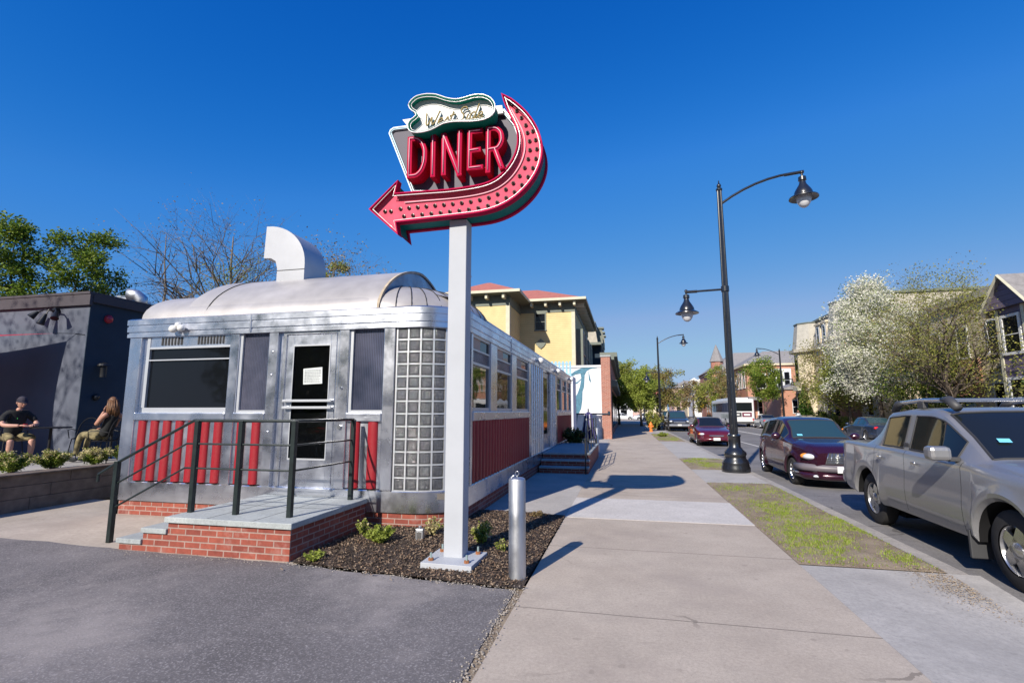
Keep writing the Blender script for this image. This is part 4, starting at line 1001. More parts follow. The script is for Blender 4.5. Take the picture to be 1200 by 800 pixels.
    for c in wh:
        for sg_ in (1,-1):
            yo=sg_*(spec['track']); z=spec['axle']
            ty=MB().lathe([(r*.62,-tw/2),(r*.9,-tw/2),(r*.985,-tw*.38),(r,-tw*.25),(r,tw*.25),(r*.985,tw*.38),(r*.9,tw/2),(r*.62,tw/2)],(c,yo,z),32,'y',cap=False)
            wl=bld(ty,'tyre','rubber',smooth=True)
            yf=yo+sg_*tw*.40
            rim=MB().lathe([(r*.64,-.09),(r*.655,.0),(r*.60,.012),(r*.56,-.02),(r*.55,-.05)],(0,0,0),32,'y',cap=False)
            for k in range(spec.get('spokes',5)):
                a=2*PI*k/spec.get('spokes',5); 
                ca,sa=math.cos(a),math.sin(a); wv=spec.get('spw',.16)*r
                pr_=[(.14*r,-wv*1.1),(.6*r,-wv*.62),(.6*r,wv*.62),(.14*r,wv*1.1)]
                rim.prism(pr_,lambda u,v,d:(u*ca-v*sa,d,u*sa+v*ca),-.035,.0)
            rim.lathe([(r*.2,-.03),(r*.2,.005),(r*.12,.018),(.001,.02)],(0,0,0),20,'y')
            if sg_<0: rim.xf(Matrix.Scale(-1,4,(0,1,0)))
            rim.xf(Matrix.Translation((c,yf,z))); bld(rim,'rim',spec.get('rimmat','alloy'),wl,smooth=True)
            bk_=MB().lathe([(.001,0),(r*.62,0)],(c,yo+sg_*(tw*.40-.075),z),24,'y',cap=False); bld(bk_,'brake_disc','plast',wl)
            # wheel well
            MB_=MB().lathe([(rr*.98,-.0),(rr*.98,-.35)],(0,0,0),24,'y',cap=False)
    for c in wh: bld(MB().box(c-rr*.99,c+rr*.99,-spec['track']+.12,spec['track']-.12,.18,spec['axle']+rr*.98),'wheel_well','dark')
    return bld,(belt,top,hw)
def rbox(x0,x1,y0,y1,z0,z1): return MB().box(x0,x1,y0,y1,z0,z1)
def mirror(bld,x,y,z,mat,s_=1,sx=.11,sz=.09):
    for sg_ in (1,-1):
        m=MB().ball((x,sg_*(y+.11),z),sx*.75,.115,sz,14,10); bld(m,'side_mirror',mat,smooth='all')
        bld(rbox(x-.03,x+.03,sg_*(y-.03),sg_*(y+.03),z-.05,z-.01),'mirror_arm','plast')
def lens(c,r3,rot=0): 
    m=MB().ball((0,0,0),*r3,14,10); m.xf(Matrix.Translation(c)@Matrix.Rotation(rot,4,'Z')); return m
# --- silver pickup
pt=paint_mat('silver_paint',(.26,.262,.272),.45,.36,.7,dust=.14)
t=thing('pickup_truck','large silver crew cab pickup truck with roof rails parked nearest at the kerb','pickup truck',(4.60,7.60,-.12),R(-92))
spec=dict(L=5.25,wheels=[1.62,-1.50],arch=.455,r=.385,axle=.385,track=.80,bottom=[(-2.625,.52),(-2.4,.42),(-1,.36),(1,.36),(2.3,.34),(2.62,.42)],
 belt=[(-2.625,1.17),(-2.4,1.215),(-1.3,1.20),(-.6,1.20),(.9,1.16),(1.2,1.14),(1.9,1.09),(2.35,1.02),(2.625,.88)],
 top=[(-2.625,1.23),(-2.3,1.25),(-1.62,1.27),(-1.40,1.42),(-1.02,1.74),(-.5,1.78),(.2,1.775),(.45,1.72),(1.22,1.22),(1.5,1.19),(2.1,1.13),(2.45,1.05),(2.625,.92)],
 hw=[(-2.625,.90),(-2.45,.965),(-1,.985),(1.2,.985),(2.0,.965),(2.4,.90),(2.625,.78)],roofw=.76,
 windows=[(-.98,-.36),(-.20,.84)],ws=(.44,1.20),rear=None,seams=[-1.18,-.28,.98],bed=(-2.52,-1.68,.75),paint=pt,spokes=5,spw=.2,flare=.035)
bld,_=vehicle(spec,t)
# roof rails
for sg_ in (1,-1):
    y=sg_*.66
    rl=bld(MB().tube([(-.98,y,1.80),(-.9,y,1.845),(-.3,y,1.87),(.3,y,1.86),(.42,y,1.82)],.028,8),'roof_rail','alloy',smooth='all')
    bld(MB().tube([(-1.08,y,1.72),(-.96,y,1.83),(-.82,y,1.84)],[.05,.05,.03],8),'rail_foot','plast',rl,smooth='all')
    bld(MB().tube([(.18,y,1.87),(.34,y,1.86),(.50,y,1.76)],[.03,.055,.05],8),'rail_foot','plast',rl,smooth='all')
    bld(rbox(-.38,-.22,y-.03,y+.03,1.76,1.85),'rail_foot','plast',rl,bevel=.01)
bld(MB().box(-.62,-.56,-.66,.66,1.85,1.875).box(.12,.18,-.66,.66,1.86,1.885),'cross_bar','alloy',bevel=.008)
for sg_ in (1,-1):
    for x in (-.93,.05):
        q=bld(rbox(x-.075,x+.035,sg_*.975,sg_*1.0,1.035,1.075),'door_handle','chrome',bevel=.012)
    m=MB().box(.80,.98,sg_*1.0,sg_*1.22,1.17,1.33); bld(m,'side_mirror',pt,bevel=.045); bld(MB().box(.83,.92,sg_*.90,sg_*1.02,1.16,1.21),'mirror_arm','plast',bevel=.01)
    bld(rbox(-.36+.01,-.21-.01,sg_*.90,sg_*.905,1.25,1.3),'pillar_trim','plast')
    # wheel arch crease and body side moulding
    # window surround
    fl_=MB()
    bld(MB().box(1.06,1.10,sg_*.80,sg_*1.0,.17,.47),'mud_flap','plast',bevel=.01)
    bld(lens((2.36,sg_*.72,.90),(.20,.16,.12),sg_*-.35),'headlight','lamp_clear',smooth='all')
    bld(rbox(-2.64,-2.5,sg_*.70,sg_*.875,.86,1.12),'tail_light','lamp_red',bevel=.02)
bld(MB().box(2.45,2.66,-.86,.86,.38,.62),'front_bumper',pt,bevel=.06); bld(MB().box(-2.70,-2.52,-.92,.92,.48,.70),'rear_bumper',pt,bevel=.05)
bld(MB().box(2.52,2.62,-.52,.52,.68,.92),'grille','plast',bevel=.02)
bld(MB().add([(.985,-.56,1.385),(.985,-.44,1.385),(.935,-.44,1.425),(.935,-.56,1.425)],[(0,1,2,3)]),'windshield_sticker','sticker')
TR_=t
# --- purple retro wagon
pp=paint_mat('plum_paint',(.036,.005,.017),.35,.28,1,dust=.03)
t=thing('wagon_car','dark plum retro styled wagon with amber headlights parked behind the silver pickup','car',(4.68,14.75,-.12),R(-90))
spec=dict(L=4.2,wheels=[1.25,-1.37],arch=.365,r=.315,axle=.315,track=.715,bottom=[(-2.1,.36),(-1.8,.25),(1.7,.22),(2.1,.26)],
 belt=[(-2.1,.90),(-1.9,1.02),(-1.0,1.08),(.3,1.05),(.75,1.02),(1.3,.97),(1.8,.88),(2.1,.72)],
 top=[(-2.1,1.0),(-2.0,1.22),(-1.7,1.48),(-1.2,1.56),(-.5,1.60),(.0,1.57),(.25,1.50),(.85,1.08),(1.2,1.06),(1.7,1.0),(1.95,.93),(2.1,.80)],
 hw=[(-2.1,.62),(-1.9,.76),(-1.3,.845),(.8,.85),(1.3,.82),(1.8,.70),(2.1,.54)],roofw=.60,
 windows=[(-1.72,-1.28),(-1.14,-.36),(-.26,.62)],ws=(.22,.84),rear=(-2.05,-1.75),seams=[-1.2,-.32,.72],paint=pp,spokes=10,spw=.09,rimmat='chrome',glass='carglass',wsglass='carglass_blue',flare=.05)
bld,_=vehicle(spec,t)
bld(MB().tube([(1.62,-.83,.47),(1.90,-.72,.47),(2.05,-.5,.46),(2.13,-.2,.455),(2.14,0,.455),(2.13,.2,.455),(2.05,.5,.46),(1.90,.72,.47),(1.62,.83,.47)],.085,10),'front_bumper',plain('grey_bumper',(.13,.115,.13),.45,var=.08),smooth='all')
bld(MB().tube([(1.60,-.80,.31),(1.90,-.70,.29),(2.08,-.3,.28),(2.10,0,.28),(2.08,.3,.28),(1.90,.70,.29),(1.60,.80,.31)],.085,10),'lower_bumper',pp,smooth='all')
gm=MB().add([(2.125,-.38,.56),(2.125,.38,.56),(2.115,.30,.80),(2.115,-.30,.80)],[(0,1,2,3)]); gq=bld(gm,'grille','plast')
gb_=MB()
for k in range(9):
    y=-.36+.09*k; gb_.tube([(2.13,y,.565),(2.135,y*.93,.68),(2.12,y*.82,.80)],.006,5)
for z,x in ((.60,2.13),(.65,2.13),(.70,2.13),(.75,2.125)): gb_.tube([(x,-.37+(z-.56)*.33,z),(x+.012,0,z),(x,.37-(z-.56)*.33,z)],.005,5)
bld(gb_,'grille_bars','chrome',gq,smooth='all')
for sg_ in (1,-1):
    q=bld(lens((1.87,sg_*.60,.70),(.17,.14,.075),sg_*-.62),'headlight','lamp_clear',smooth='all')
    bld(lens((1.81,sg_*.675,.71),(.11,.09,.065),sg_*-.75),'turn_signal','lamp_amber',q,smooth='all')
    bld(lens((2.03,sg_*.52,.285),(.06,.11,.035),sg_*-.4),'fog_lamp','lamp_clear',smooth='all')
    for x in (-.98,-.12): bld(rbox(x-.06,x+.06,sg_*.835,sg_*.865,.95,.985),'door_handle','chrome',bevel=.01)
mirror(bld,.46,.80,1.10,pp)
bld(MB().box(2.205,2.225,-.18,.16,.38,.52),'licence_plate','white',bevel=.004)
bld(MB().add([(.80,-.50,1.125),(.80,-.38,1.125),(.745,-.38,1.165),(.745,-.50,1.165)],[(0,1,2,3)]),'windshield_sticker','sticker')
# --- generic sedan
def sedan(label,x,y,rz,paint,face='front',low=0,group=None,cat='car',name='sedan_car',spokes=8,glass='carglass'):
    t=thing(name,label,cat,(x,y,-.12),rz,group)
    spec=dict(L=4.65,wheels=[1.42,-1.28],arch=.355,r=.32,axle=.32,track=.74,bottom=[(-2.325,.34),(-2.0,.24),(2.0,.20),(2.325,.28)],
     belt=[(-2.325,.80),(-2.1,.90),(-1.3,.94),(.3,.92),(.95,.88),(1.8,.76),(2.2,.66),(2.325,.54)],
     top=[(-2.325,.84),(-2.15,.98),(-1.65,1.01),(-1.35,1.06),(-.72,1.38),(-.2,1.43),(.25,1.40),(1.05,.95),(1.4,.90),(2.0,.80),(2.25,.71),(2.325,.58)],
     hw=[(-2.325,.70),(-2.1,.80),(-1.3,.865),(1,.87),(1.7,.84),(2.1,.74),(2.325,.60)],roofw=.58,
     windows=[(-1.22,-.32),(-.22,.85)],ws=(.24,1.0),rear=(-1.36,-.74),seams=[-.27,.86,-1.1],paint=paint,spokes=spokes,spw=.11,glass=glass)
    bld,_=vehicle(spec,t)
    for sg_ in (1,-1):
        q=bld(lens((2.12,sg_*.58,.60),(.16,.20,.07),sg_*-.35),'headlight','lamp_clear',smooth='all')
        bld(lens((2.04,sg_*.70,.60),(.12,.10,.065),sg_*-.5),'turn_signal','lamp_amber',q,smooth='all')
        bld(lens((-2.22,sg_*.62,.80),(.09,.17,.09),sg_*.3),'tail_light','lamp_red',smooth='all')
        for xx in (-.98,-.05): bld(rbox(xx-.07,xx+.07,sg_*.85,sg_*.88,.80,.825),'door_handle',paint,bevel=.008)
    mirror(bld,.72,.82,.98,paint,sz=.075)
    bld(MB().box(2.24,2.345,-.34,.34,.50,.56),'grille','chrome',bevel=.012)
    bld(MB().tube([(1.9,-.80,.36),(2.2,-.66,.36),(2.33,-.3,.36),(2.34,0,.36),(2.33,.3,.36),(2.2,.66,.36),(1.9,.80,.36)],.075,8),'front_bumper',paint,smooth='all')
    bld(MB().tube([(-1.95,-.80,.44),(-2.2,-.68,.44),(-2.33,-.3,.44),(-2.33,.3,.44),(-2.2,.68,.44),(-1.95,.80,.44)],.09,8),'rear_bumper',paint,smooth='all')
    bld(MB().box(2.405,2.42,-.16,.16,.31,.44),'licence_plate','white'); bld(MB().box(-2.43,-2.415,-.16,.16,.52,.65),'licence_plate','white')
    return t
sedan('maroon sedan with amber turn lights parked facing the camera beside the second grass patch',4.35,29.0,R(-90),paint_mat('maroon_paint',(.10,.004,.016),.2,.3,1,dust=.04))
sedan('silver grey sedan parked across the road with red tail lights beside the bus',14.3,57.5,R(90),paint_mat('grey_silver_paint',(.30,.33,.36),.5,.35,.8))
sedan('dark blue sedan parked across the road behind the silver pickup',14.25,34.2,R(90),paint_mat('dark_blue_paint',(.015,.028,.06),.2,.3,1),glass='carglass_blue')
sedan('brownish sedan across the road whose roof shows above the plum wagon',14.25,45.5,R(90),paint_mat('brown_paint',(.14,.09,.09),.2,.3,1))
sedan('white car parked at the far end of the sidewalk on the left',-.6,104,R(0),paint_mat('white_car_paint',(.55,.57,.60),0,.3,1))
sedan('white car at the far end of the sidewalk nearer the road',3.6,99,R(8),paint_mat('white_car_paint_2',(.50,.52,.56),0,.3,1))
# --- dark suv
def suv(label,x,y,rz,paint):
    t=thing('suv_car',label,'suv',(x,y,-.12),rz)
    spec=dict(L=4.7,wheels=[1.45,-1.35],arch=.43,r=.37,axle=.37,track=.79,bottom=[(-2.35,.42),(-2,.34),(2.0,.32),(2.35,.40)],
     belt=[(-2.35,.98),(-2.1,1.1),(.9,1.08),(1.8,1.02),(2.25,.92),(2.35,.82)],top=[(-2.35,1.05),(-2.2,1.5),(-2.0,1.72),(-1,1.80),(.1,1.78),(.4,1.68),(1.05,1.16),(1.8,1.10),(2.25,1.0),(2.35,.88)],
     hw=[(-2.35,.82),(-2.1,.92),(1.6,.93),(2.1,.86),(2.35,.74)],roofw=.70,windows=[(-2.0,-1.2),(-1.1,-.3),(-.2,.85)],ws=(.38,1.04),rear=(-2.3,-2.02),seams=[-.25,.85,-1.15],paint=paint,spokes=6,spw=.15,wsglass='carglass_blue')
    bld,_=vehicle(spec,t)
    for sg_ in (1,-1):
        bld(lens((2.22,sg_*.66,.86),(.14,.17,.09),sg_*-.3),'headlight','lamp_clear',smooth='all'); bld(rbox(-2.37,-2.25,sg_*.74,sg_*.88,.9,1.2),'tail_light','lamp_red',bevel=.02)
        bld(MB().tube([(-1.8,sg_*.62,1.80),(-1.6,sg_*.62,1.86),(.0,sg_*.62,1.86),(.1,sg_*.62,1.80)],.02,6),'roof_rail','alloy',smooth='all')
    mirror(bld,.7,.90,1.15,paint)
    bld(MB().box(2.3,2.38,-.5,.5,.72,.88),'grille','chrome',bevel=.02); bld(MB().box(2.25,2.43,-.88,.88,.42,.62),'front_bumper','alloy',bevel=.05); bld(MB().box(2.43,2.445,-.16,.16,.50,.63),'licence_plate','white')
    return t
suv('dark suv with chrome grille parked behind the maroon sedan',4.55,48.4,R(-90),paint_mat('suv_dark_paint',(.025,.03,.045),.2,.3,1))
suv('dark green suv mostly hidden behind the dark suv with chrome grille',4.6,56.5,R(-90),paint_mat('suv_green_paint',(.02,.035,.035),.2,.3,1))
# --- bus
t=thing('city_bus','white city bus with dark window band and advert panels driving away across the road','bus',(12.7,66.5,-.12),R(90))
def bb_(mb,name,mat,parent=t,**k): return mb.build(name,M[mat] if isinstance(mat,str) else mat,parent,off=(0,0,0),**k)
bb_(MB().box(-6,6,-1.28,1.28,.38,3.12),'body','busw',bevel=.14)
bb_(MB().box(-5.0,4.6,-.95,.95,3.10,3.30),'roof_unit','busw',bevel=.08)
bb_(MB().box(-6.015,-5.98,-1.05,1.05,1.75,2.72),'rear_window','carglass',bevel=.03)
for k in range(7): bb_(MB().box(-5.3+k*1.55,-5.3+k*1.55+1.48,1.27,1.295,1.65,2.72),'side_window','carglass',bevel=.02)
for k in range(7): bb_(MB().box(-5.3+k*1.55,-5.3+k*1.55+1.48,-1.295,-1.27,1.65,2.72),'side_window','carglass',bevel=.02)
a1=bb_(MB().box(-6.02,-5.99,-.98,.02,1.12,1.62),'advert_panel','busm',bevel=.02); bb_(MB().box(-6.03,-6.018,-.8,-.16,1.27,1.47),'advert_stripe','white',a1)
a1=bb_(MB().box(-6.02,-5.99,.08,1.05,1.12,1.62),'advert_panel','plast',bevel=.02); bb_(MB().box(-6.03,-6.018,.3,.8,1.30,1.44),'advert_stripe','white',a1)
bb_(MB().box(-6.08,-5.97,-1.2,1.2,.42,.62),'rear_bumper','plast',bevel=.03)
for y in (-1.1,1.1): bb_(MB().box(-6.03,-5.99,y-.08,y+.08,.75,1.0),'tail_light','lamp_red')
bb_(MB().box(-5.2,-.5,1.28,1.30,.95,1.45),'side_advert',plain('bus_advert',(.35,.38,.36),.5,var=.4,scale=2))
bb_(MB().box(-5.99,-5.0,-1.30,-1.27,.5,3.0),'rear_corner_panel','busm')
for x in (3.4,-3.2):
    for y in (-1.12,1.12):
        q=bb_(MB().lathe([(.3,-.14),(.47,-.14),(.5,-.1),(.5,.1),(.47,.14),(.3,.14)],(x,y*1.04,.5),24,'y'),'tyre','rubber'); bb_(MB().lathe([(.001,-.15),(.29,-.15),(.29,.15),(.001,.15)],(x,y*1.045,.5),20,'y'),'rim','alloy',q)
# ------------------------------------------------------------------ BUILDINGS
def mk(name,label,cat,loc):
    t=thing(name,label,cat,loc)
    def b(mb,n,mat,parent=None,**k): return mb.build(n,M[mat] if isinstance(mat,str) else mat,parent or t,off=loc,**k)
    return t,b
def window(b,x0,x1,z0,z1,pos,axis='y',sgn=-1,frame='white2',fw=.07,depth=.06,sash=True,parent=None,glass='glass'):
    """window on a wall at pos, facing sgn along axis"""
    def bx(u0,u1,w0,w1,d0,d1):
        a,c=pos+sgn*d0,pos+sgn*d1
        return (u0,u1,min(a,c),max(a,c),w0,w1) if axis=='y' else (min(a,c),max(a,c),u0,u1,w0,w1)
    m=MB()
    m.box(*bx(x0-fw,x1+fw,z1,z1+fw,-.02,depth)); m.box(*bx(x0-fw*1.4,x1+fw*1.4,z0-fw,z0,-.02,depth*1.5)); m.box(*bx(x0-fw,x0,z0,z1,-.02,depth)); m.box(*bx(x1,x1+fw,z0,z1,-.02,depth))
    if sash: m.box(*bx(x0,x1,(z0+z1)/2-.025,(z0+z1)/2+.025,-.02,depth*.6))
    f_=b(m,'window',frame,parent); b(MB().box(*bx(x0,x1,z0,z1,-.03,.012)),'pane',glass,f_); return f_
# yellow house behind the diner
t,b=mk('yellow_house','yellow clapboard house with red hipped roof and bracketed dark eaves behind the diner','house',(-7,40,0))
X0,X1,Y0,Y1=-12.6,-3.75,39.5,54
EZ=10.3
b(MB().box(X0,X1,Y0,Y1,0,EZ),'wall','yellow'); b(MB().box(-12.6,-8.2,35.5,Y0+.1,0,EZ-.1),'wing_wall','yellow')
b(MB().box(X1-.26,X1+.03,Y0-.03,Y0+.26,0,EZ-.5),'corner_board','trim_pale'); b(MB().box(-8.46,-8.17,35.47,35.76,0,EZ-.6),'corner_board','trim_pale')
b(MB().box(X0,X1+.04,Y0-.05,Y0,EZ-.75,EZ).box(-12.6,-8.16,35.45,35.5,EZ-.85,EZ-.1).box(X1,X1+.05,Y0,Y1,EZ-.75,EZ).box(-8.2,-8.15,35.5,Y0,EZ-.85,EZ-.1),'frieze','trim_green')
ev=MB().box(X0-1,X1+.95,Y0-.95,Y1+.9,EZ,EZ+.16).box(-13.5,-7.25,34.55,Y0,EZ-.1,EZ+.06); rf=b(ev,'eaves','trim_green')
b(MB().box(X0-1,X1+1.0,Y0-1.0,Y0-.951,EZ+.02,EZ+.22).box(X1+.951,X1+1.0,Y0-.95,Y1+.9,EZ+.02,EZ+.22).box(-13.5,-7.2,34.5,34.549,EZ-.08,EZ+.12).box(-7.249,-7.2,34.55,Y0-1.01,EZ-.08,EZ+.12),'gutter','trim_pale',rf)
def hip(x0,x1,y0,y1,z0,h,i): return MB().add([(x0,y0,z0),(x1,y0,z0),(x1,y1,z0),(x0,y1,z0),(x0+i,y0+i,z0+h),(x1-i,y0+i,z0+h),(x1-i,y1-i,z0+h),(x0+i,y1-i,z0+h)],[(0,1,5,4),(1,2,6,5),(2,3,7,6),(3,0,4,7),(4,5,6,7)])
b(hip(X0-.9,X1+.9,Y0-.9,Y1+.8,EZ+.162,1.9,4.5),'roof','redroof'); b(hip(-13.4,-7.3,34.6,Y0+5,EZ+.064,1.4,2.9),'roof','redroof')
class BR:
    def box(s,*a): b(MB().box(*a),'eave_bracket','trim_pale')
br=BR()
for k in range(9): 
    x=X1+.05-1.15*k
    if x>-8.0: br.box(x-.09,x+.09,Y0-.72,Y0-.05,EZ-.34,EZ)
for k in range(4): br.box(-8.5-1.3*k-.09,-8.5-1.3*k+.09,34.75,35.45,EZ-.44,EZ-.1)
for k in range(11): br.box(X1+.05,X1+.75,Y0+.4+1.3*k-.09,Y0+.4+1.3*k+.09,EZ-.34,EZ)

window(b,-6.9,-6.15,8.15,9.45,Y0,frame='trim_green',fw=.1); window(b,-11.9,-11.0,8.1,9.4,35.5,frame='trim_green',fw=.1)
q=b(MB().lathe([(.30,-.06),(.42,-.06),(.42,.02),(.30,.02)],(-6.5,Y0-.03,7.0),4,'y').lathe([(.22,-.07),(.32,-.07),(.32,.0),(.22,.0)],(-6.5,Y0-.03,7.0),20,'y'),'diamond_window','trim_green'); b(MB().lathe([(.001,0),(.25,0)],(-6.5,Y0-.05,7.0),20,'y'),'pane','carglass_blue',q)
for y in (41.5,44.5,48,51): 
    bq=b(MB().box(X1,X1+.55,y-.9,y+.9,3.2,8.3),'bay','trim_green'); window(b,y-.5,y+.5,6.2,7.9,X1+.55,'x',1,frame='trim_pale',parent=bq); window(b,y-.5,y+.5,3.6,5.2,X1+.55,'x',1,frame='trim_pale',parent=bq)
b(MB().box(-12.5,-12.05,37.5,38.1,10.5,12.5).box(-12.55,-12.0,37.44,38.16,12.5,12.6),'chimney','brick_wall')
# mansard house beyond
t,b=mk('mansard_house','tall grey house with pale mansard roof and dark shaded storeys beyond the yellow house','house',(-5,62,0)); _b=b
def b(mb,n,mat,parent=None,**k):
    mb.v=[(x_+.5,y_,z_) for x_,y_,z_ in mb.v]; return _b(mb,n,mat,parent,**k)
b(MB().box(-9.8,-4.1,58,70,0,9.2),'wall','cream'); b(MB().box(-9.9,-3.0,57.6,70,9.2,9.5),'cornice','trim_green')
b(MB().add([(-9.6,57.9,9.5),(-3.4,57.9,9.5),(-3.4,69,9.5),(-9.6,69,9.5),(-9.3,58.3,11.8),(-3.75,58.3,11.8),(-3.75,68.7,11.8),(-9.3,68.7,11.8)],[(0,1,5,4),(1,2,6,5),(2,3,7,6),(3,0,4,7),(4,5,6,7)]),'mansard_roof','tan_shingle')
b(MB().box(-9.5,-3.6,58.1,68.9,11.8,12.0),'roof_edge','trim_green')
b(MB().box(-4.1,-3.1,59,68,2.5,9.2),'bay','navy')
window(b,-5.4,-4.6,7.0,8.5,58,frame='trim_pale')
for y in (60.5,64,67): 
    dq=b(MB().box(-3.7,-3.0,y-.5,y+.5,9.6,11.4).box(-3.7,-2.75,y-.65,y+.65,11.4,11.6),'dormer','trim_green'); window(b,y-.35,y+.35,9.8,11.2,-3.0,'x',1,frame='trim_pale',parent=dq)
# white mural wall with brick pier
DXM=.66
t,b=mk('mural_wall','white painted wall with a blue winged mural and dark rail beyond the diner','wall',(-2.6,30.5,0))
b(MB().box(-6.5,-1.37,30.5,30.9,0,4.25),'wall','muralwhite'); b(MB().box(-6.5,-1.37,30.44,30.95,4.25,4.38),'coping','muralwhite')
b(MB().box(-4.9,-1.0,30.24,30.29,1.42,1.50).box(-1.02,-.9,30.2,30.3,1.42,1.62),'rail','navy')
mp=[[(-3.72,3.95),(-3.45,4.15),(-3.0,4.35),(-2.55,4.42),(-2.1,4.43),(-2.1,4.33),(-2.5,4.28),(-2.72,4.15),(-2.85,3.9),(-2.9,3.2),(-3.0,2.9),(-3.02,2.4),(-3.1,1.9),(-3.3,1.5),(-3.42,.7),(-3.52,1.6),(-3.62,1.9),(-3.55,2.4),(-3.3,2.8),(-3.15,3.2),(-3.05,3.7),(-3.1,4.0),(-3.4,3.95),(-3.68,3.8)],
    [(-3.68,3.4),(-3.3,3.5),(-3.0,3.75),(-3.02,3.68),(-3.3,3.4),(-3.66,3.33)],[(-2.62,4.2),(-2.45,3.4),(-2.6,3.6)],[(-3.62,2.3),(-3.6,1.2),(-3.5,2.2)]]
for i,p_ in enumerate(mp): b(MB().prism([(x,z) for x,z in [(x_+.50,z_-.12) for x_,z_ in p_]],lambda a,c,d:(a,d,c),30.485+.002*i,30.499),'mural','muralblue')
t,b=mk('brick_pier','red brick pier at the end of the white mural wall','pillar',(-1.1,30.5,0))
b(MB().box(-1.36,-.82,30.3,32.5,0,4.85),'pier','brick_wall'); b(MB().box(-1.40,-.78,30.26,32.5,4.85,4.95),'pier_cap','slab')
t,b=mk('brick_shop','long brick shop building with dark cornice along the sidewalk','building',(-4,45,0))
b(MB().box(-6,-.9,32.51,57,0,4.3),'wall','brick_wall'); b(MB().box(-1.5,-.9,34,57,4.3,5.3),'parapet','brick_wall'); cq=b(MB().box(-1.6,-.45,34.5,57,5.3,5.6).box(-1.55,-.65,34.5,57,5.1,5.3),'cornice','trim_green')
for y in (36,41,46,51): b(MB().box(-.95,-.85,y,y+3.2,.5,3.0),'shop_window','glass')
b(MB().box(-.95,-.5,34.5,57,3.3,3.7),'shop_fascia','trim_green')
# blue picket/cornice piece behind the diner end
t,b=mk('blue_railing','pale blue railing on the roof edge at the far end of the diner','railing',(-3.6,26,3.4))
m=MB().box(-5.5,-2.7,25.97,26.03,3.5,3.56).box(-5.5,-2.7,25.97,26.03,4.05,4.1)
for k in range(15): m.box(-5.45+.19*k,-5.35+.19*k,25.98,26.02,3.4,4.2)
b(m,'pickets',plain('blue_paint',(.25,.45,.6),.6)); b(MB().box(-5.6,-2.6,25.8,27.4,0,3.4),'supporting_shed','muralwhite')
# navy / grey building at the left with terrace
TZ=.55
t,b=mk('patio_building','flat roofed building with grey lit front and navy side beside the diner','building',(-14,12,0))
bx0=-12.95
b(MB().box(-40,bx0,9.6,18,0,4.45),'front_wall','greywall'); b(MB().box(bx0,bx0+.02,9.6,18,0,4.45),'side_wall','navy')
b(MB().box(-40,bx0+.08,9.52,9.6,4.22,4.50).box(bx0+.02,bx0+.10,9.6,18,4.30,4.50).box(-40,bx0+.08,9.5,18.05,4.501,4.56),'parapet_flashing',plain('flashing_brown',(.045,.038,.045),.7,var=.1))
q=b(MB().cyl((-13.95,9.6,4.12),(-13.95,9.5,4.12),.07),'spot_lamp_cluster','blackm')
for dx,dz in ((-.34,-.05),(-.08,-.24),(.26,-.12)):
    b(MB().tube([(-13.95,9.5,4.1),(-13.95+dx*.6,9.42,4.13),(-13.95+dx,9.38,4.08+dz*.4)],.018,6).cyl((-13.95+dx,9.38,4.1+dz*.4),(-13.95+dx*1.3,9.30,3.98+dz),.035,.085),'spot_lamp','blackm',q,smooth=True)
b(MB().ball((bx0+.05,10.05,3.95),.10,.10,.11),'fire_bell','steelred',smooth='all')
q=b(MB().cyl((bx0,9.95,2.75),(bx0+.2,9.95,2.75),.02).cyl((bx0+.2,9.95,2.45),(bx0+.2,9.95,2.73),.07).lathe([(.14,2.73),(.12,2.78),(.02,2.82)],(bx0+.2,9.95,0),16),'wall_lantern','blackm'); 
b(MB().ball((bx0+.06,9.95,1.95),.08),'hose_valve','blackm',smooth='all')
b(MB().box(bx0+.02,bx0+.06,11.2,12.3,TZ,2.5),'side_doorway','dark')
t,b=mk('roof_vent','round galvanised vent elbow on the roof of the navy building','vent',(-13.1,12.2,4.56))
b(MB().tube([(-13.4,11.3,4.5),(-13.4,11.3,4.78),(-13.5,11.22,4.88),(-13.68,11.12,4.9)],.16,16),'vent_pipe','galv',smooth='all')
t,b=mk('roof_fan','white box shaped fan unit on the roof of the grey building','roof unit',(-14.6,12,4.56))
b(MB().box(-15.3,-14.3,11.6,12.4,4.5,4.95),'fan_box','duct',bevel=.03); b(MB().cyl((-14.8,12,4.95),(-14.8,12,5.05),.3),'fan_cowl','alloy')
# terrace
tag(MB().box(-40,-9.85,5.2,9.6,-.2,TZ).box(-12.9,-9.85,9.6,18,-.2,TZ).build('terrace',M['apron']),kind='structure')
rw=thing('retaining_wall','low brown timber plank retaining wall edging the patio','retaining wall',(-9.7,7,0))
def brw(mb,n,mat): return mb.build(n,M[mat],rw,off=(-9.7,7,0),bevel=.006)
for k,(z0,z1) in enumerate(((-.02,.20),(.205,.40),(.405,.57))):
    for y0,y1 in ((-2,1.9),(1.905,4.3),(4.305,6.55),(6.555,12)): brw(MB().box(-9.86,-9.62-.003*k,y0+(.3*k if y0>0 else 0),y1+.3*k-.0,z0,z1),'plank','timber')
brw(MB().box(-9.90,-9.58,-2,12,.575,.60),'cap','timber')
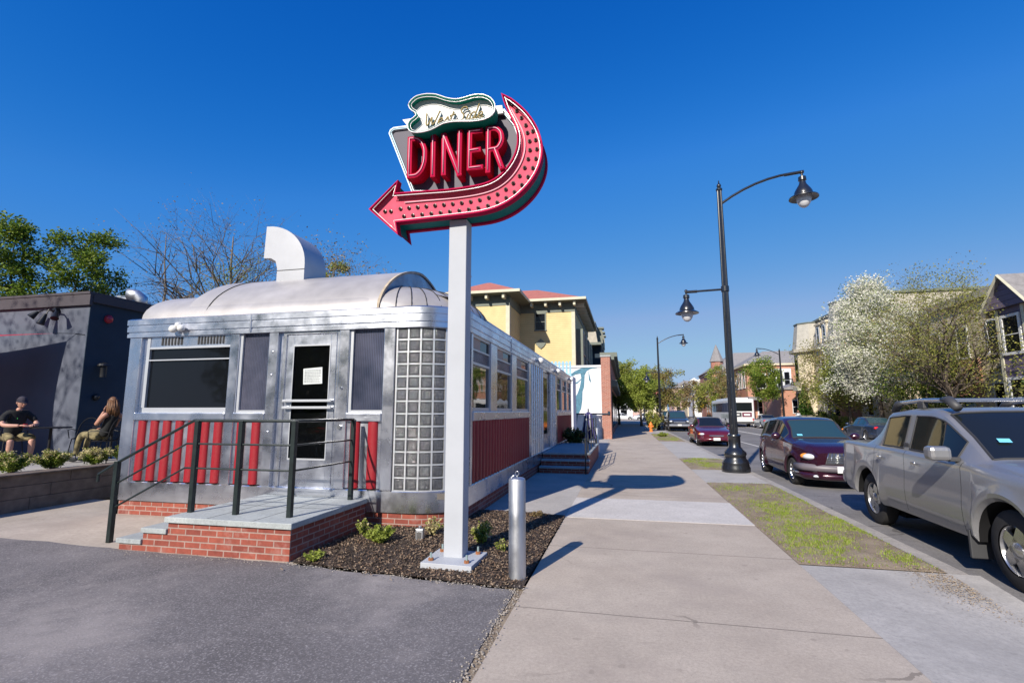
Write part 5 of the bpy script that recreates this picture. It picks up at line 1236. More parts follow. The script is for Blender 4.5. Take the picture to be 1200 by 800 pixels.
# red shade sail
ss=thing('shade_sail','dark red shade sail stretched edge-on in front of the grey patio wall','shade sail',(-14,9,3.5))
A=Vector((-13.62,9.35,3.50)); Bc=Vector((-21,9.2,3.6)); Cc=Vector((-22,4.2,2.50)); Dc=Vector((-14.3,4.1,2.36))
rows=[]
for i in range(13):
    row=[]
    for j in range(13):
        u,v=i/12,j/12
        su=u; sv=v
        p=(A*(1-u)+Bc*u)*(1-v)+(Dc*(1-u)+Cc*u)*v
        c_=(A+Bc+Cc+Dc)/4
        pull=.16*(1-4*(u-.5)**2 if v in (0,1) else 0)+.16*((1-4*(v-.5)**2) if u in (0,1) else 0)
        p=p+(c_-p)*.14*(max(0,1-4*(u-.5)**2)*abs(2*v-1)**3+max(0,1-4*(v-.5)**2)*abs(2*u-1)**3)
        row.append(p)
    rows.append(row)
MB().grid(rows).build('sail_cloth',M['sail'],ss,off=(-14,9,3.5),smooth='all')
MB().tube([A,(-13.3,9.58,3.52)],.008,5).tube([(-13.0,9.59,3.48),(-13.3,9.58,3.52)],.008,5).build('sail_cable',M['wire'],ss,off=(-14,9,3.5))
# ---- across the road
t,b=mk('brick_house','wide orange brick house with grey hipped roof across the road behind the bus','house',(22,92,0))
b(MB().box(19.5,34,88,104,0,9.0),'wall','brick_far'); b(MB().box(19.1,34.4,87.6,104.4,9.0,9.3),'eaves','cream')
b(hip(19.1,34.4,87.6,104.4,9.31,2.4,4),'roof','grey_shingle')
for x in (21,24.6,28): 
    for z in (1.2,5.4): window(b,x,x+1.2,z,z+2.2,88,frame='white',fw=.2)
b(MB().box(22.6,25.9,87.2,88,4.6,8.4),'bay','white'); 
for k in range(3): window(b,22.8+k*1.05,23.5+k*1.05,5.3,7.8,87.2,frame='white2',fw=.08)
for y in (89.5,92,94.5,97): window(b,y,y+1.2,5.6,8.0,19.5,'x',-1,frame='white',fw=.2)
b(MB().box(19.0,27.5,85.2,88,3.4,3.9).box(19.4,19.7,85.4,85.7,0,3.4).box(23,23.3,85.4,85.7,0,3.4).box(27,27.3,85.4,85.7,0,3.4),'porch','grey_shingle')
t,b=mk('red_brick_annex','low orange brick building between the mansard house and the street lamp across the road','building',(22,72,0))
b(MB().box(19.6,30,71,80,0,4.4),'wall','brick_far'); b(MB().add([(19.4,70.8,4.4),(30.2,70.8,4.4),(24.8,70.8,6.0),(19.4,80.2,4.4),(30.2,80.2,4.4),(24.8,80.2,6.0)],[(0,1,2),(3,5,4),(0,2,5,3),(2,1,4,5)]),'roof','grey_shingle'); window(b,21,22.2,1.4,3,71,frame='white'); b(MB().box(24.2,25.2,70.9,71.0,.2,2.5),'door','navy')
t,b=mk('bay_house','cream and brick town house with tan mansard roof and bay windows behind the blossom tree','house',(22,58,0))
b(MB().box(20.2,36,46,63.5,0,8.1),'wall','cream')
def octb(cx,cy,r,z0,z1,rt=None,n=8,ph=PI/8):
    rt=rt or r; P1=[(cx+r*math.cos(ph+2*PI*k/n),cy+r*math.sin(ph+2*PI*k/n),z0) for k in range(n)]; P2=[(cx+rt*math.cos(ph+2*PI*k/n),cy+rt*math.sin(ph+2*PI*k/n),z1) for k in range(n)]
    return MB().add(P1+P2,[tuple(range(n)),tuple(range(n,2*n))]+[(k,(k+1)%n,(k+1)%n+n,k+n) for k in range(n)])
for cy,zt in ((61.8,11.3),(51.5,11.6)):
    q=b(octb(20.6,cy,1.75,0,8.1),'bay_wall','cream' if cy>60 else 'brick_far'); b(octb(20.6,cy,2.25,8.1,8.45),'bay_cornice','tan_shingle',q); b(octb(20.6,cy,1.9,8.45,zt,1.5),'bay_mansard',plain('pale_slate',(.40,.38,.33),.9,var=.12,scale=3),q); b(octb(20.6,cy,1.6,zt,zt+.12),'bay_roof_edge','trim_green',q); b(octb(20.6,cy,2.1,3.9,4.25),'bay_band','trim_pale',q)
    for z in (1.2,5.0):
        b(MB().box(20.25,21.05,cy-1.75*math.cos(PI/8)-.05,cy-1.75*math.cos(PI/8)+.02,z,z+2.2).ball((20.65,cy-1.62,z+2.2),.4,.06,.35),'arched_window','glass',q)
        b(MB().box(20.6-1.75*math.cos(PI/8)-.05,20.6-1.75*math.cos(PI/8)+.02,cy-.4,cy+.4,z,z+2.4),'arched_window','glass',q)
b(MB().add([(20.0,46,8.2),(36,46,8.2),(36,63.5,8.2),(20.0,63.5,8.2),(20.9,46.8,11.4),(35,46.8,11.4),(35,62.6,11.4),(20.9,62.6,11.4)],[(0,1,5,4),(1,2,6,5),(2,3,7,6),(3,0,4,7),(4,5,6,7)]),'mansard_roof','tan_shingle'); b(MB().box(20.7,35.2,46.6,62.8,11.4,11.6),'roof_edge','trim_green')
b(MB().box(19.9,36.2,45.8,63.7,8.1,8.25),'cornice','trim_pale')
for y in (48,55,57.5): window(b,y-.5,y+.5,1.3,3.3,20.2,'x',-1,frame='white'); window(b,y-.5,y+.5,5,7,20.2,'x',-1,frame='white'); 
for x in (23,26,29): window(b,x,x+1.1,5,7,46,frame='white'); window(b,x,x+1.1,1.3,3.3,46,frame='white')
for y in (49,56.3,58): dq=b(MB().box(20.1,21.2,y-.6,y+.6,8.6,10.6).box(20.0,21.4,y-.75,y+.75,10.6,10.8),'dormer','cream'); window(b,y-.35,y+.35,8.8,10.3,20.1,'x',-1,parent=dq)
t,b=mk('row_house','long cream and red brick town house hidden behind the olive trees','house',(24,38,0))
b(MB().box(22.5,36,35,44.5,0,8.8),'wall','cream'); b(MB().box(22.2,36.3,34.7,44.8,8.8,9.3),'cornice','tan_shingle'); b(MB().box(22.3,22.5,38,41,2.6,5.0),'brick_panel','brick_far')
for y in (36.5,39.5,42.5):
    for z in (1.3,5.2): window(b,y-.5,y+.5,z,z+2.0,22.5,'x',-1,frame='white',fw=.12)
for x in (24,27,30,33):
    for z in (1.3,5.2): window(b,x,x+1.1,z,z+2.0,35,frame='white',fw=.12)
t,b=mk('gabled_house','purple grey gabled house with narrow bay windows at the right edge','house',(22,29,0))
gx=19.0
b(MB().box(gx+1.2,32,24,31.0,0,7.6),'wall','pinkwall')
b(MB().box(gx+.35,gx+1.25,29.2,31.05,0,6.9),'bay','purple'); b(MB().box(gx+.3,gx+.55,29.12,29.32,0,6.9).box(gx+.3,gx+.5,30.9,31.1,0,6.9),'bay_corner','trim_pale')
window(b,29.6,30.65,4.6,6.4,gx+.35,'x',-1,frame='white',fw=.14); window(b,29.6,30.65,1.4,3.2,gx+.35,'x',-1,frame='white',fw=.14)
gp=[(28.35,6.9),(31.6,6.9),(30.0,8.45)]
b(MB().prism(gp,lambda a,c,d:(d,a,c),gx+.15,gx+1.3),'gable_wall','purple')
b(MB().add([(gx-.05,28.2,6.72),(gx-.05,29.98,8.62),(gx+5,29.98,8.62),(gx+5,28.2,6.72),(gx-.05,28.2,6.6),(gx-.05,29.98,8.47),(gx+5,29.98,8.47),(gx+5,28.2,6.6)],[(0,1,2,3),(4,5,6,7),(0,1,5,4),(0,3,7,4)]).add([(gx-.05,31.75,6.72),(gx-.05,29.98,8.62),(gx+5,29.98,8.62),(gx+5,31.75,6.72),(gx-.05,31.75,6.6),(gx-.05,29.98,8.47),(gx+5,29.98,8.47),(gx+5,31.75,6.6)],[(0,1,2,3),(4,5,6,7),(0,1,5,4),(0,3,7,4)]),'gable_roof','grey_shingle')
b(MB().tube([(gx-.06,28.15,6.66),(gx-.06,29.98,8.56)],.08,4).tube([(gx-.06,31.8,6.66),(gx-.06,29.98,8.56)],.08,4),'barge_board','trim_pale')
b(hip(gx+.9,32.5,23.5,31.4,7.6,2.3,3.2),'roof','grey_shingle')
b(MB().prism([(24.4,8.2),(28.2,8.2),(26.3,10.2)],lambda a,c,d:(d,a,c),gx+1.2,gx+4),'rear_gable','purple')
window(b,gx+1.6,gx+2.7,4.4,6.4,24,frame='white',fw=.14); window(b,26.5,27.6,4.5,6.4,gx+1.2,'x',-1,frame='white',fw=.14)
# far end of the road
t,b=mk('turret_house','dark turreted house with pointed spire roof in the distance across the road','house',(24,140,0))
b(MB().box(22,40,135,160,0,12),'wall','brick_wall'); b(hip(21.5,40.5,134.5,160.5,12,5,7),'roof','grey_shingle'); b(octb(23.2,136,1.5,0,14.2),'turret','brick_wall'); b(octb(23.2,136,1.8,14.2,18.6,.1),'spire','grey_shingle')
for i,(x,y,h,mt,lb) in enumerate(((22,175,9.5,'cream','white row house with pale dormers far down the road on the right'),(20,200,10.5,'pinkwall','pink row house with dark hipped roof far down the road'),(22,158,8.5,'muralwhite','white gabled house in front of the turreted house'))):
    t,b=mk('far_house',lb,'house',(x,y,0))
    b(MB().box(x-2,x+14,y,y+14,0,h),'wall',mt); b(hip(x-2.5,x+14.5,y-.5,y+14.5,h,3,5),'roof','grey_shingle')
    for k in range(2 if i!=1 else 0):
        dq=b(MB().box(x-.8+4*k,x+1.8+4*k,y-.3,y+3,h,h+2.2).prism([(x-1.0+4*k,h+2.2),(x+2.0+4*k,h+2.2),(x+.5+4*k,h+3.2)],lambda a,c,d:(a,d,c),y-.4,y+3),'dormer','white'); b(MB().box(x+4*k-.1,x+1.1+4*k,y-.33,y-.31,h+.5,h+1.8),'window','glass',dq)
    for k in range(4): window(b,x-1+3.4*k,x+.4+3.4*k,5,7,y,frame='white2'); window(b,x-1+3.4*k,x+.4+3.4*k,1.4,3.4,y,frame='white2')
for i,(x,y,w_,dp,h,mt,rm,lb) in enumerate(((19.5,106,12,13,8.6,'cream','tan_shingle','tan flat fronted house beyond the orange brick house'),(19.5,121,12,12,10.2,'brick_far','grey_shingle','rust brick house just before the turreted house'),(19,217,16,16,11,'brick_wall','grey_shingle','dark brick house closing the row far down the road'),(2,232,16,16,9,'cream','redroof','cream house with red roof straight down the road'),(-22,150,18,14,8,'brick_far','grey_shingle','brick house behind the white building at the end of the sidewalk'),(-4,185,9,12,8.5,'pinkwall','tan_shingle','pinkish house far away above the parked white cars'))):
    t,b=mk('far_house',lb,'house',(x,y,0))
    b(MB().box(x,x+w_,y,y+dp,0,h),'wall',mt); b(hip(x-.5,x+w_+.5,y-.5,y+dp+.5,h,2.6,4),'roof',rm)
    for k in range(3):
        for z in (1.4,5.0): window(b,x+1.2+k*w_/3.2,x+2.4+k*w_/3.2,z,z+2,y,frame='white2'); 
    for k in range(3):
        for z in (1.4,5.0): window(b,y+1.5+k*3.4,y+2.7+k*3.4,z,z+2,x,'x',-1,frame='white2')
t,b=mk('crossing_building','low white building closing the view past the end of the sidewalk','building',(-4,112,0))
b(MB().box(-16,1.5,112,122,0,4.2),'wall','muralwhite'); b(MB().box(-16.3,1.8,111.6,122,4.2,4.5),'roof','grey_shingle')
for k in range(6): window(b,-13+2.4*k,-11.7+2.4*k,1.0,3.0,112,frame='white2')
# diamond warning sign
def dsign(x,y,z,label):
    t,b=mk('warning_sign',label,'traffic sign',(x,y,0)); b(MB().cyl((x,y,0),(x,y,z),.035),'pole','galv'); b(MB().add([(x,y-.04,z-.5),(x+.5,y-.04,z),(x,y-.04,z+.5),(x-.5,y-.04,z),(x,y-.06,z-.5),(x+.5,y-.06,z),(x,y-.06,z+.5),(x-.5,y-.06,z)],[(0,1,2,3),(4,5,6,7),(0,1,5,4),(1,2,6,5),(2,3,7,6),(3,0,4,7)]),'sign_plate','yellow_sign')
dsign(16.6,118,2.9,'yellow diamond warning sign far down the road')
# hydrant
t,b=mk('fire_hydrant','small orange fire hydrant by the kerb under the street trees','hydrant',(1.95,42,0))
b(MB().lathe([(.16,0),(.16,.04),(.11,.06),(.11,.5),(.15,.52),(.15,.56),(.12,.62),(.05,.72),(.03,.78),(.001,.79)],(1.95,42,0),16).cyl((1.75,42,.42),(2.15,42,.42),.05).cyl((1.95,41.82,.38),(1.95,42,.38),.07),'barrel','orange',smooth=True)
# ------------------------------------------------------------------ side entrance steps, umbrella, small items
OO=(-1.6,15,0)
t=thing('side_steps','brick steps with grey treads climbing along the diner to its side door','steps',OO)
def bs(mb,n,mat,parent=t,**k): return mb.build(n,M[mat],parent,off=OO,**k)
for i in range(3):
    bs(MB().box(-2.27,-.98,13.35+.32*i,13.68+.32*i if i<2 else 18.4,-.02,.12+.155*i),'brick_riser','brick')
    bs(MB().box(-2.275,-.97,13.32+.32*i,13.665+.32*i if i<2 else 18.42,.12+.155*i,.165+.155*i),'step_tread','slab',bevel=.006)
t=thing('side_railing','thin black railing along the brick steps at the side of the diner','handrail',OO)
def bs2(mb,n,**k): return mb.build(n,M['blackm'],t,off=OO,**k)
for y,z0 in ((13.3,0),(14.3,.47),(15.6,.47),(16.9,.47),(18.3,.47)): bs2(MB().box(-1.06,-1.03,y-.015,y+.015,z0,z0+.92),'post')
for dz in (.9,.6,.32): bs2(MB().tube([(-1.045,13.3,dz),(-1.045,14.3,dz+.47),(-1.045,18.3,dz+.47)],.014,6),'rail',smooth=True)
t=thing('patio_umbrella','closed purple patio umbrella with white stripes beyond the side steps','umbrella',(-1.35,18.9,0))
rows=[]
for z,r_ in ((.62,.30),(.64,.29),(1.1,.20),(1.5,.13),(1.58,.05)):
    rows.append([((r_*(1 if k%2 else .62))*math.cos(2*PI*k/16)-1.35,(r_*(1 if k%2 else .62))*math.sin(2*PI*k/16)+18.9,z) for k in range(17)])
q=MB().grid(rows).build('canopy',M['cloth_purple'],t,off=(-1.35,18.9,0))
st_=MB()
for k in (9,11,13): 
    a=2*PI*k/16; st_.tube([(r_*math.cos(a)-1.35,r_*math.sin(a)+18.9-.01,z) for z,r_ in ((.64,.30),(1.1,.21),(1.5,.14))],.016,4)
st_.build('white_stripe',M['white'],q,off=(-1.35,18.9,0))
MB().cyl((-1.35,18.9,0),(-1.35,18.9,1.7),.022).build('pole',M['blackm'],t,off=(-1.35,18.9,0)); MB().box(-1.65,-1.05,18.6,19.2,0,.45).build('planter_base',M['blackm'],t,off=(-1.35,18.9,0),bevel=.04)
# iron cover in the concrete near the lamp
t=MB().lathe([(.001,.012),(.21,.012),(.23,.004),(.24,-.01)],(0,0,0),28).build('access_cover',M['rust'],None,loc=(2.75,13.0,0)); tag(t,'round rusty access cover in the concrete in front of the nearest street lamp','manhole cover')
t=MB().ball((0,0,0),.105,.06,.016,12,6).build('dry_leaf',plain('dry_leaf',(.42,.24,.12),.8,var=.25,scale=30),None,loc=(.02,6.13,.014),smooth='all'); tag(t,'brown dry leaf clump lying on the sidewalk','leaf')
# small litter specks on asphalt and walk
for i,(x,y) in enumerate(((-3.3,4.1),(.35,5.4),(.25,3.4),(-1.0,4.1),(1.05,4.4))):
    t=MB().ball((0,0,0),.014,.009,.006,7,5).build('pebble',M['slab'] if i else M['white'],None,loc=(x,y,.009),smooth='all'); tag(t,['white speck of litter on the dark asphalt lot','dark pebble near the leaf on the sidewalk','small pebble at the front of the sidewalk','pebble beside the asphalt edge','pebble in the middle right of the sidewalk'][i],'pebble')
# ------------------------------------------------------------------ PLANTS
def leafquad(m,p,s_,rnd,flat=False):
    a=rnd.uniform(0,2*PI); b=rnd.uniform(-1,1); c=rnd.uniform(0,2*PI)
    u=Vector((math.cos(a)*math.cos(b),math.sin(a)*math.cos(b),math.sin(b))); v=u.orthogonal().normalized(); v=(v*math.cos(c)+u.cross(v)*math.sin(c))
    l,w_=s_,s_*.55; p=Vector(p)
    m.add([p-u*l,p-v*w_,p+u*l,p+v*w_],[(0,1,2,3)])
def shrub(name,label,x,y,z,rx,rz,n,mat,tipmat=None,size=.022,seed=0,cat='shrub',group=None,tipf=.3):
    rnd=random.Random(seed); t=thing(name,label,cat,(x,y,z),0,group)
    st=MB(); lf=MB(); tp=MB()
    for k in range(26):
        a=rnd.uniform(0,2*PI); r_=rx*math.sqrt(rnd.random()); h=rz*(1.0-.45*(r_/rx)**2)*rnd.uniform(.8,1.08)
        e=(x+r_*math.cos(a),y+r_*math.sin(a),z+h); st.tube([(x+rnd.uniform(-.02,.02),y+rnd.uniform(-.02,.02),z),((x+e[0])/2,(y+e[1])/2,z+h*.55),e],[.008,.005,.002],4)
        for q in range(n//26):
            tt=rnd.uniform(.25,1.05); p=(x+(e[0]-x)*tt+rnd.gauss(0,rx*.09),y+(e[1]-y)*tt+rnd.gauss(0,rx*.09),z+h*tt+rnd.gauss(0,rz*.05))
            if p[2]<z+.01: continue
            hi=tt>.8 and rnd.random()<tipf
            leafquad(tp if (hi and tipmat) else lf,p,size*rnd.uniform(.6,1.3),rnd)
    st.build('stems',M['bark'],t,off=(x,y,z)); lf.build('foliage',M[mat],t,off=(x,y,z),recalc=False)
    if tipmat and tp.v: tp.build('pale_tips',M[tipmat],t,off=(x,y,z),recalc=False)
for i,(x,y,r_,lb,tf) in enumerate(((-10.35,6.72,.40,'clipped shrub at the far left edge above the timber wall',.45),(-10.35,7.35,.40,'clipped shrub with pale tips in front of the cafe table',.55),(-10.35,8.10,.42,'clipped shrub with the palest bleached top behind the timber wall',.9),(-10.35,8.75,.34,'greenest clipped shrub peeking out beside the diner corner',.12))):
    shrub('clipped_shrub',lb,x,y,TZ,r_*.72,.36,6000,'shrub','shrubtip',.018,20+i,group='clipped shrubs along the patio edge',tipf=tf)
shrub('bright_shrub','low bright green shrub in the mulch beside the brick landing',-2.93,5.80,.03,.19,.20,3200,'leaf_lime',None,.016,31)
shrub('bright_shrub','green and yellow shrub in the mulch behind the sign post',-1.72,6.02,.03,.13,.26,1500,'leaf_lime','shrubtip',.018,32,tipf=.4)
shrub('weed','small weed at the edge of the asphalt by the landing corner',-3.30,5.02,.02,.12,.09,500,'leaf_lime',None,.018,33,cat='plant')
shrub('weed','sparse weed on the mulch left of the low green shrub',-3.30,6.05,.03,.11,.2,420,'leaf_lime','shrubtip',.016,34,cat='plant')
shrub('weed','small yellowish weed growing behind the metal utility box',-2.45,6.28,.03,.12,.24,380,'shrubtip','leaf_lime',.02,35,cat='plant')
shrub('weed','little weed in the mulch behind the large bollard',-1.42,5.75,.03,.08,.14,260,'leaf_lime','shrubtip',.014,36,cat='plant')
shrub('weed','orange tinted weed at the back corner of the mulch bed',-1.35,7.75,.03,.12,.08,300,'leaf_rust',None,.018,37,cat='plant')
shrub('dark_shrub','low dark shrub on the landing beyond the side steps',-1.9,18.6,.47,.40,.55,2600,'leaf_dark','leaf_rust',.04,38,tipf=.3)
shrub('dark_shrub','second dark shrub closer to the white wall beyond the side steps',-1.9,20.3,0,.45,.75,2600,'leaf_dark','leaf_olive',.04,39)
shrub('grass_clump','bright tuft of taller grass in the small verge before the maroon sedan',2.3,33.5,0,.35,.28,2200,'leaf_lime',None,.04,40,cat='grass clump')
# ------------------------------------------------------------------ TREES
def tree(name,label,x,y,H,R_,cz,leafmat,n,size,seed,bark='bark',tr=.14,tips=70,clr=.42,shape=1.0,group=None,z0=0,top='round',cat='tree',twig=1.0,mix=None,lowdense=0):
    rnd=random.Random(seed); t=thing(name,label,cat,(x,y,z0),0,group)
    tk=MB(); lf=MB(); l2=MB()
    ch=H-cz; cc=cz+ch*.5
    def prof(f):   # radius factor at crown height fraction
        if top=='cone': return max(.05,(1-f)**.75*min(1,(f+.06)*7))
        if top=='pyr': return max(.08,math.sin(PI*min(1,(f*.92+.10)))**.6*(1.12-.72*f))
        return max(.1,math.sin(PI*(f*.93+.05))**.55)
    lean=(rnd.uniform(-.03,.03)*H,rnd.uniform(-.03,.03)*H)
    lead=[(x,y,z0-.05)]
    nseg=7
    for i in range(1,nseg+1):
        f=i/nseg; lead.append((x+lean[0]*f+rnd.gauss(0,.012*H)*(f>.2),y+lean[1]*f+rnd.gauss(0,.012*H)*(f>.2),z0+(H*.93)*f))
    tk.tube(lead,[tr*(1.25 if i==0 else 1)*(1-.9*i/nseg)+.006 for i in range(nseg+1)],9)
    def leadat(z):
        f=max(0,min(.999,(z-z0)/(H*.93)))*nseg; i=int(f); a,b=lead[i],lead[i+1]; q=f-i; return Vector((a[0]+(b[0]-a[0])*q,a[1]+(b[1]-a[1])*q,a[2]+(b[2]-a[2])*q)), tr*(1-.9*f/nseg)
    np_=max(9,int(tips/7)); ends=[]
    for k in range(np_):
        f=(k+rnd.uniform(.1,.9))/np_; zt=cz+ch*(.08+.9*f); a=k*2.4+rnd.uniform(-.4,.4); rr=R_*prof(f)*rnd.uniform(.62,.92)
        zs=max(cz*.72,zt-rr*rnd.uniform(.45,.9)*shape); s_,r0=leadat(z0+zs)
        e=Vector((x+lean[0]*f+rr*math.cos(a),y+lean[1]*f+rr*math.sin(a),z0+zt)); md=s_.lerp(e,.5)+Vector((rnd.gauss(0,.05*R_),rnd.gauss(0,.05*R_),.10*rr))
        q1=s_.lerp(md,.5)+Vector((rnd.gauss(0,.03*R_),)*3); q2=md.lerp(e,.5)+Vector((rnd.gauss(0,.04*R_),rnd.gauss(0,.04*R_),rnd.gauss(0,.03*R_)))
        rb=max(.012,r0*.5); P_=[s_,q1,md,q2,e]; tk.tube(P_,[rb,rb*.8,rb*.58,rb*.36,.006],6)
        for j in range(max(3,int(tips/np_))):
            u=rnd.uniform(.35,1); i_=min(3,int(u*4)); b0=Vector(P_[i_]).lerp(Vector(P_[i_+1]),u*4-i_ if u<1 else 1)
            L_=R_*rnd.uniform(.22,.42); dv=Vector((rnd.gauss(0,1),rnd.gauss(0,1),rnd.gauss(.35,.7))).normalized()*L_; dv+= (e-s_).normalized()*L_*.6
            e2=b0+dv; mm=b0.lerp(e2,.5)+Vector((rnd.gauss(0,.04),rnd.gauss(0,.04),.05))*R_*.5
            tk.tube([b0,mm,e2],[max(.006,rb*.28*twig),max(.004,rb*.18*twig),.003],4); ends.append((b0,mm,e2))
            for _ in range(2):
                e3=mm.lerp(e2,rnd.random())+Vector((rnd.gauss(0,1),rnd.gauss(0,1),rnd.gauss(.3,.8)))*R_*.11; tk.tube([mm.lerp(e2,.3),e3],[max(.004,rb*.1*twig),.002],3); ends.append((mm,e3,e3))
    per=max(1,int(n/len(ends)))
    for (b0,mm,e2) in ends:
        k=rnd.choice((.1,.5,.9,1.3,2.2)); lc=rnd.random()<(mix[1] if mix else 0)
        for _ in range(int(per*k)):
            u=rnd.random()**.6; c=mm.lerp(e2,u); s2=clr*R_*.30
            p=(c.x+rnd.gauss(0,s2),c.y+rnd.gauss(0,s2),c.z+rnd.gauss(0,s2*.8)); 
            if abs(p[0]-c.x)+abs(p[1]-c.y)+abs(p[2]-c.z)>s2*2.7: continue
            leafquad(l2 if lc else lf,p,size*rnd.uniform(.55,1.35),rnd)
    tk.build('trunk',M[bark],t,off=(x,y,z0),smooth='all')
    if lf.v: lf.build('crown',M[leafmat],t,off=(x,y,z0),recalc=False)
    if l2.v: l2.build('crown_tint',M[mix[0]],t,off=(x,y,z0),recalc=False)
    return t
tree('green_tree','leafy green maple at the far left rising above the grey building',-29.6,18.0,11.0,1.5,4.5,'leaf_green',15000,.078,101,tips=110,top='pyr',clr=.5)
tree('green_tree','rounder leafy green maple over the corner of the grey building',-27.9,20.0,10.7,2.2,4.6,'leaf_green',22000,.078,102,tips=120,clr=.42)
tree('green_tree','slim dark tree cut by the left edge of the picture',-33.3,17.0,12.0,1.6,4.0,'leaf_green',9000,.13,103,tips=80,top='pyr',clr=.5)
tree('bare_tree','large bare budding tree left of the roof hood',-23.8,25,13.2,5.0,4.5,'leaf_rust',4500,.05,104,bark='bark_grey',tr=.26,tips=420,shape=1.5,twig=1.3)
tree('bare_tree','smaller bare tree between the leafy maples and the large bare tree',-25.5,22.5,12.5,3.6,4.5,'leaf_rust',1500,.05,105,bark='bark_grey',tr=.13,tips=110,shape=1.4)
tree('bare_tree','reddish budding tree hiding behind the roof hood',-17,26,11.0,3.4,5,'leaf_rust',6000,.06,106,bark='bark_grey',tr=.12,tips=120,shape=1.3)
tree('bare_tree','budding tree left of the parking lot that shades the grey wall',-17.6,-1.5,11.5,3.4,4.5,'leaf_rust',2500,.07,110,bark='bark_grey',tr=.16,tips=150,shape=1.3,twig=1.3)
tree('bush_tree','lime green low tree between the bare trunks and the diner roof',-23.0,27.5,10.3,4.6,3.4,'leaf_olive',9000,.07,107,tips=130,mix=('leaf_lime',.3))
tree('bush_tree','bright lime tree top peeking over the diner roof right of the hood',-19.2,30,11.7,1.5,5,'leaf_lime',6500,.09,108,tips=60)
tree('bare_tree','thin bare twigs above the diner roof left of the sign post',-21.2,38,14.9,2.9,8,'leaf_rust',300,.05,109,bark='bark_grey',tr=.10,tips=90,shape=1.4)
# street trees down the sidewalk
tree('street_tree','yellow green street tree over the far end of the sidewalk',-.8,64,6.6,3.0,2.0,'leaf_lime',30000,.12,111,tips=120,mix=('leaf_olive',.45),clr=.5)
tree('street_tree','olive street tree leaning over the shop end of the sidewalk',-2.6,75,7.0,2.8,2.0,'leaf_olive',15000,.13,112,tips=80,mix=('leaf_dark',.3),clr=.5)
tree('street_tree','sparse brownish street tree right of the second lamp post',4.1,62,6.2,2.7,1.8,'leaf_olive',16000,.10,113,tips=110,mix=('leaf_rust',.5))
tree('street_tree','thin budding street tree behind the hydrant',1.7,58,5.9,2.2,1.7,'leaf_lime',13000,.10,114,tips=90,mix=('leaf_lime',.4))
shrub('kerb_shrub','leafy bush beside the base of the second street lamp',2.1,44.2,0,.75,1.5,3200,'leaf_olive','leaf_lime',.07,50)
shrub('kerb_shrub','reddish bush between the second street lamp and the dark suv',3.0,49.5,0,.7,1.4,2800,'leaf_rust','leaf_olive',.07,51)
# trees across the road
tree('blossom_tree','tall white blossoming pear tree across the road',17.5,40,10.3,2.75,2.4,'blossom',95000,.070,121,tips=230,top='pyr',clr=.55,tr=.17,mix=('leaf_green',.06))
tree('olive_tree','wide olive green tree with dark visible limbs across the road',17.9,33,8.3,3.8,2.8,'leaf_olive',26000,.05,122,tips=200,clr=.5,tr=.22,shape=1.2,twig=1.5,mix=('leaf_rust',.15))
tree('olive_tree','airy budding tree rising behind the wide olive tree near the gabled house',20.5,39,10.3,3.0,4.6,'leaf_olive',5000,.06,123,tips=150,clr=.4,shape=1.3)
tree('rust_tree','reddish brown young tree left of the blossom tree',17.8,50,7.2,3.0,2.2,'leaf_rust',15000,.07,124,tips=120,mix=('leaf_olive',.5),clr=.5)
tree('green_yard_tree','low green tree below the blossom tree across the road',17.0,44,5.6,2.8,1.6,'leaf_olive',14000,.08,125,tips=110,mix=('leaf_lime',.35),clr=.55)
tree('green_yard_tree','dark leafy yard tree between the blossom tree and the pickup roof',18.6,36.5,4.9,2.4,1.0,'leaf_dark',11000,.08,126,tips=90,mix=('leaf_lime',.25),clr=.55)
tree('round_tree','fresh green round street tree in front of the orange brick house',16.9,68,7.6,2.3,2.6,'leaf_lime',20000,.10,127,tips=90,mix=('leaf_green',.5),clr=.55)
tree('rust_tree','coppery street tree beside the nearest lamp post beyond the bus',16.9,92,8.8,2.4,2.4,'leaf_rust',7000,.11,128,tips=80,clr=.5)
tree('round_tree','pale green street tree rising behind the bus roof',16.9,100,9.6,2.3,2.4,'leaf_lime',8000,.12,129,tips=80,clr=.5,mix=('leaf_olive',.3))
tree('round_tree','small distant green tree before the pale row houses',15,150,7.5,2.5,2,'leaf_olive',4000,.14,130,tips=60,clr=.5)
tree('round_tree','tiny distant tree beside the pink row house',12.5,185,7.2,3.2,2,'leaf_lime',3500,.18,131,tips=50,clr=.5)
for i_,(x_,y_,h_,m_) in enumerate(((-11,118,8,'leaf_lime'),(-5,128,9,'leaf_olive'),(2,150,8,'leaf_lime'),(7,190,8,'leaf_olive'),(17.2,109,6.5,'leaf_olive'),(16.8,135,8.5,'leaf_rust'))):
    tree('distant_tree',['distant lime tree above the white building at the end of the sidewalk','distant olive tree behind the white building','distant pale tree over the far parked cars','distant olive tree down the middle of the road','distant olive street tree past the bus','distant rusty street tree near the turret'][i_],x_,y_,h_,3.6,2,m_,4000,.22,160+i_,tips=45,clr=.6)
tree('olive_tree','short olive tree in front of the long town house near the pickup roof',20,27.5,5.2,2.6,1.4,'leaf_olive',11000,.065,132,tips=110,mix=('leaf_dark',.3),clr=.55)
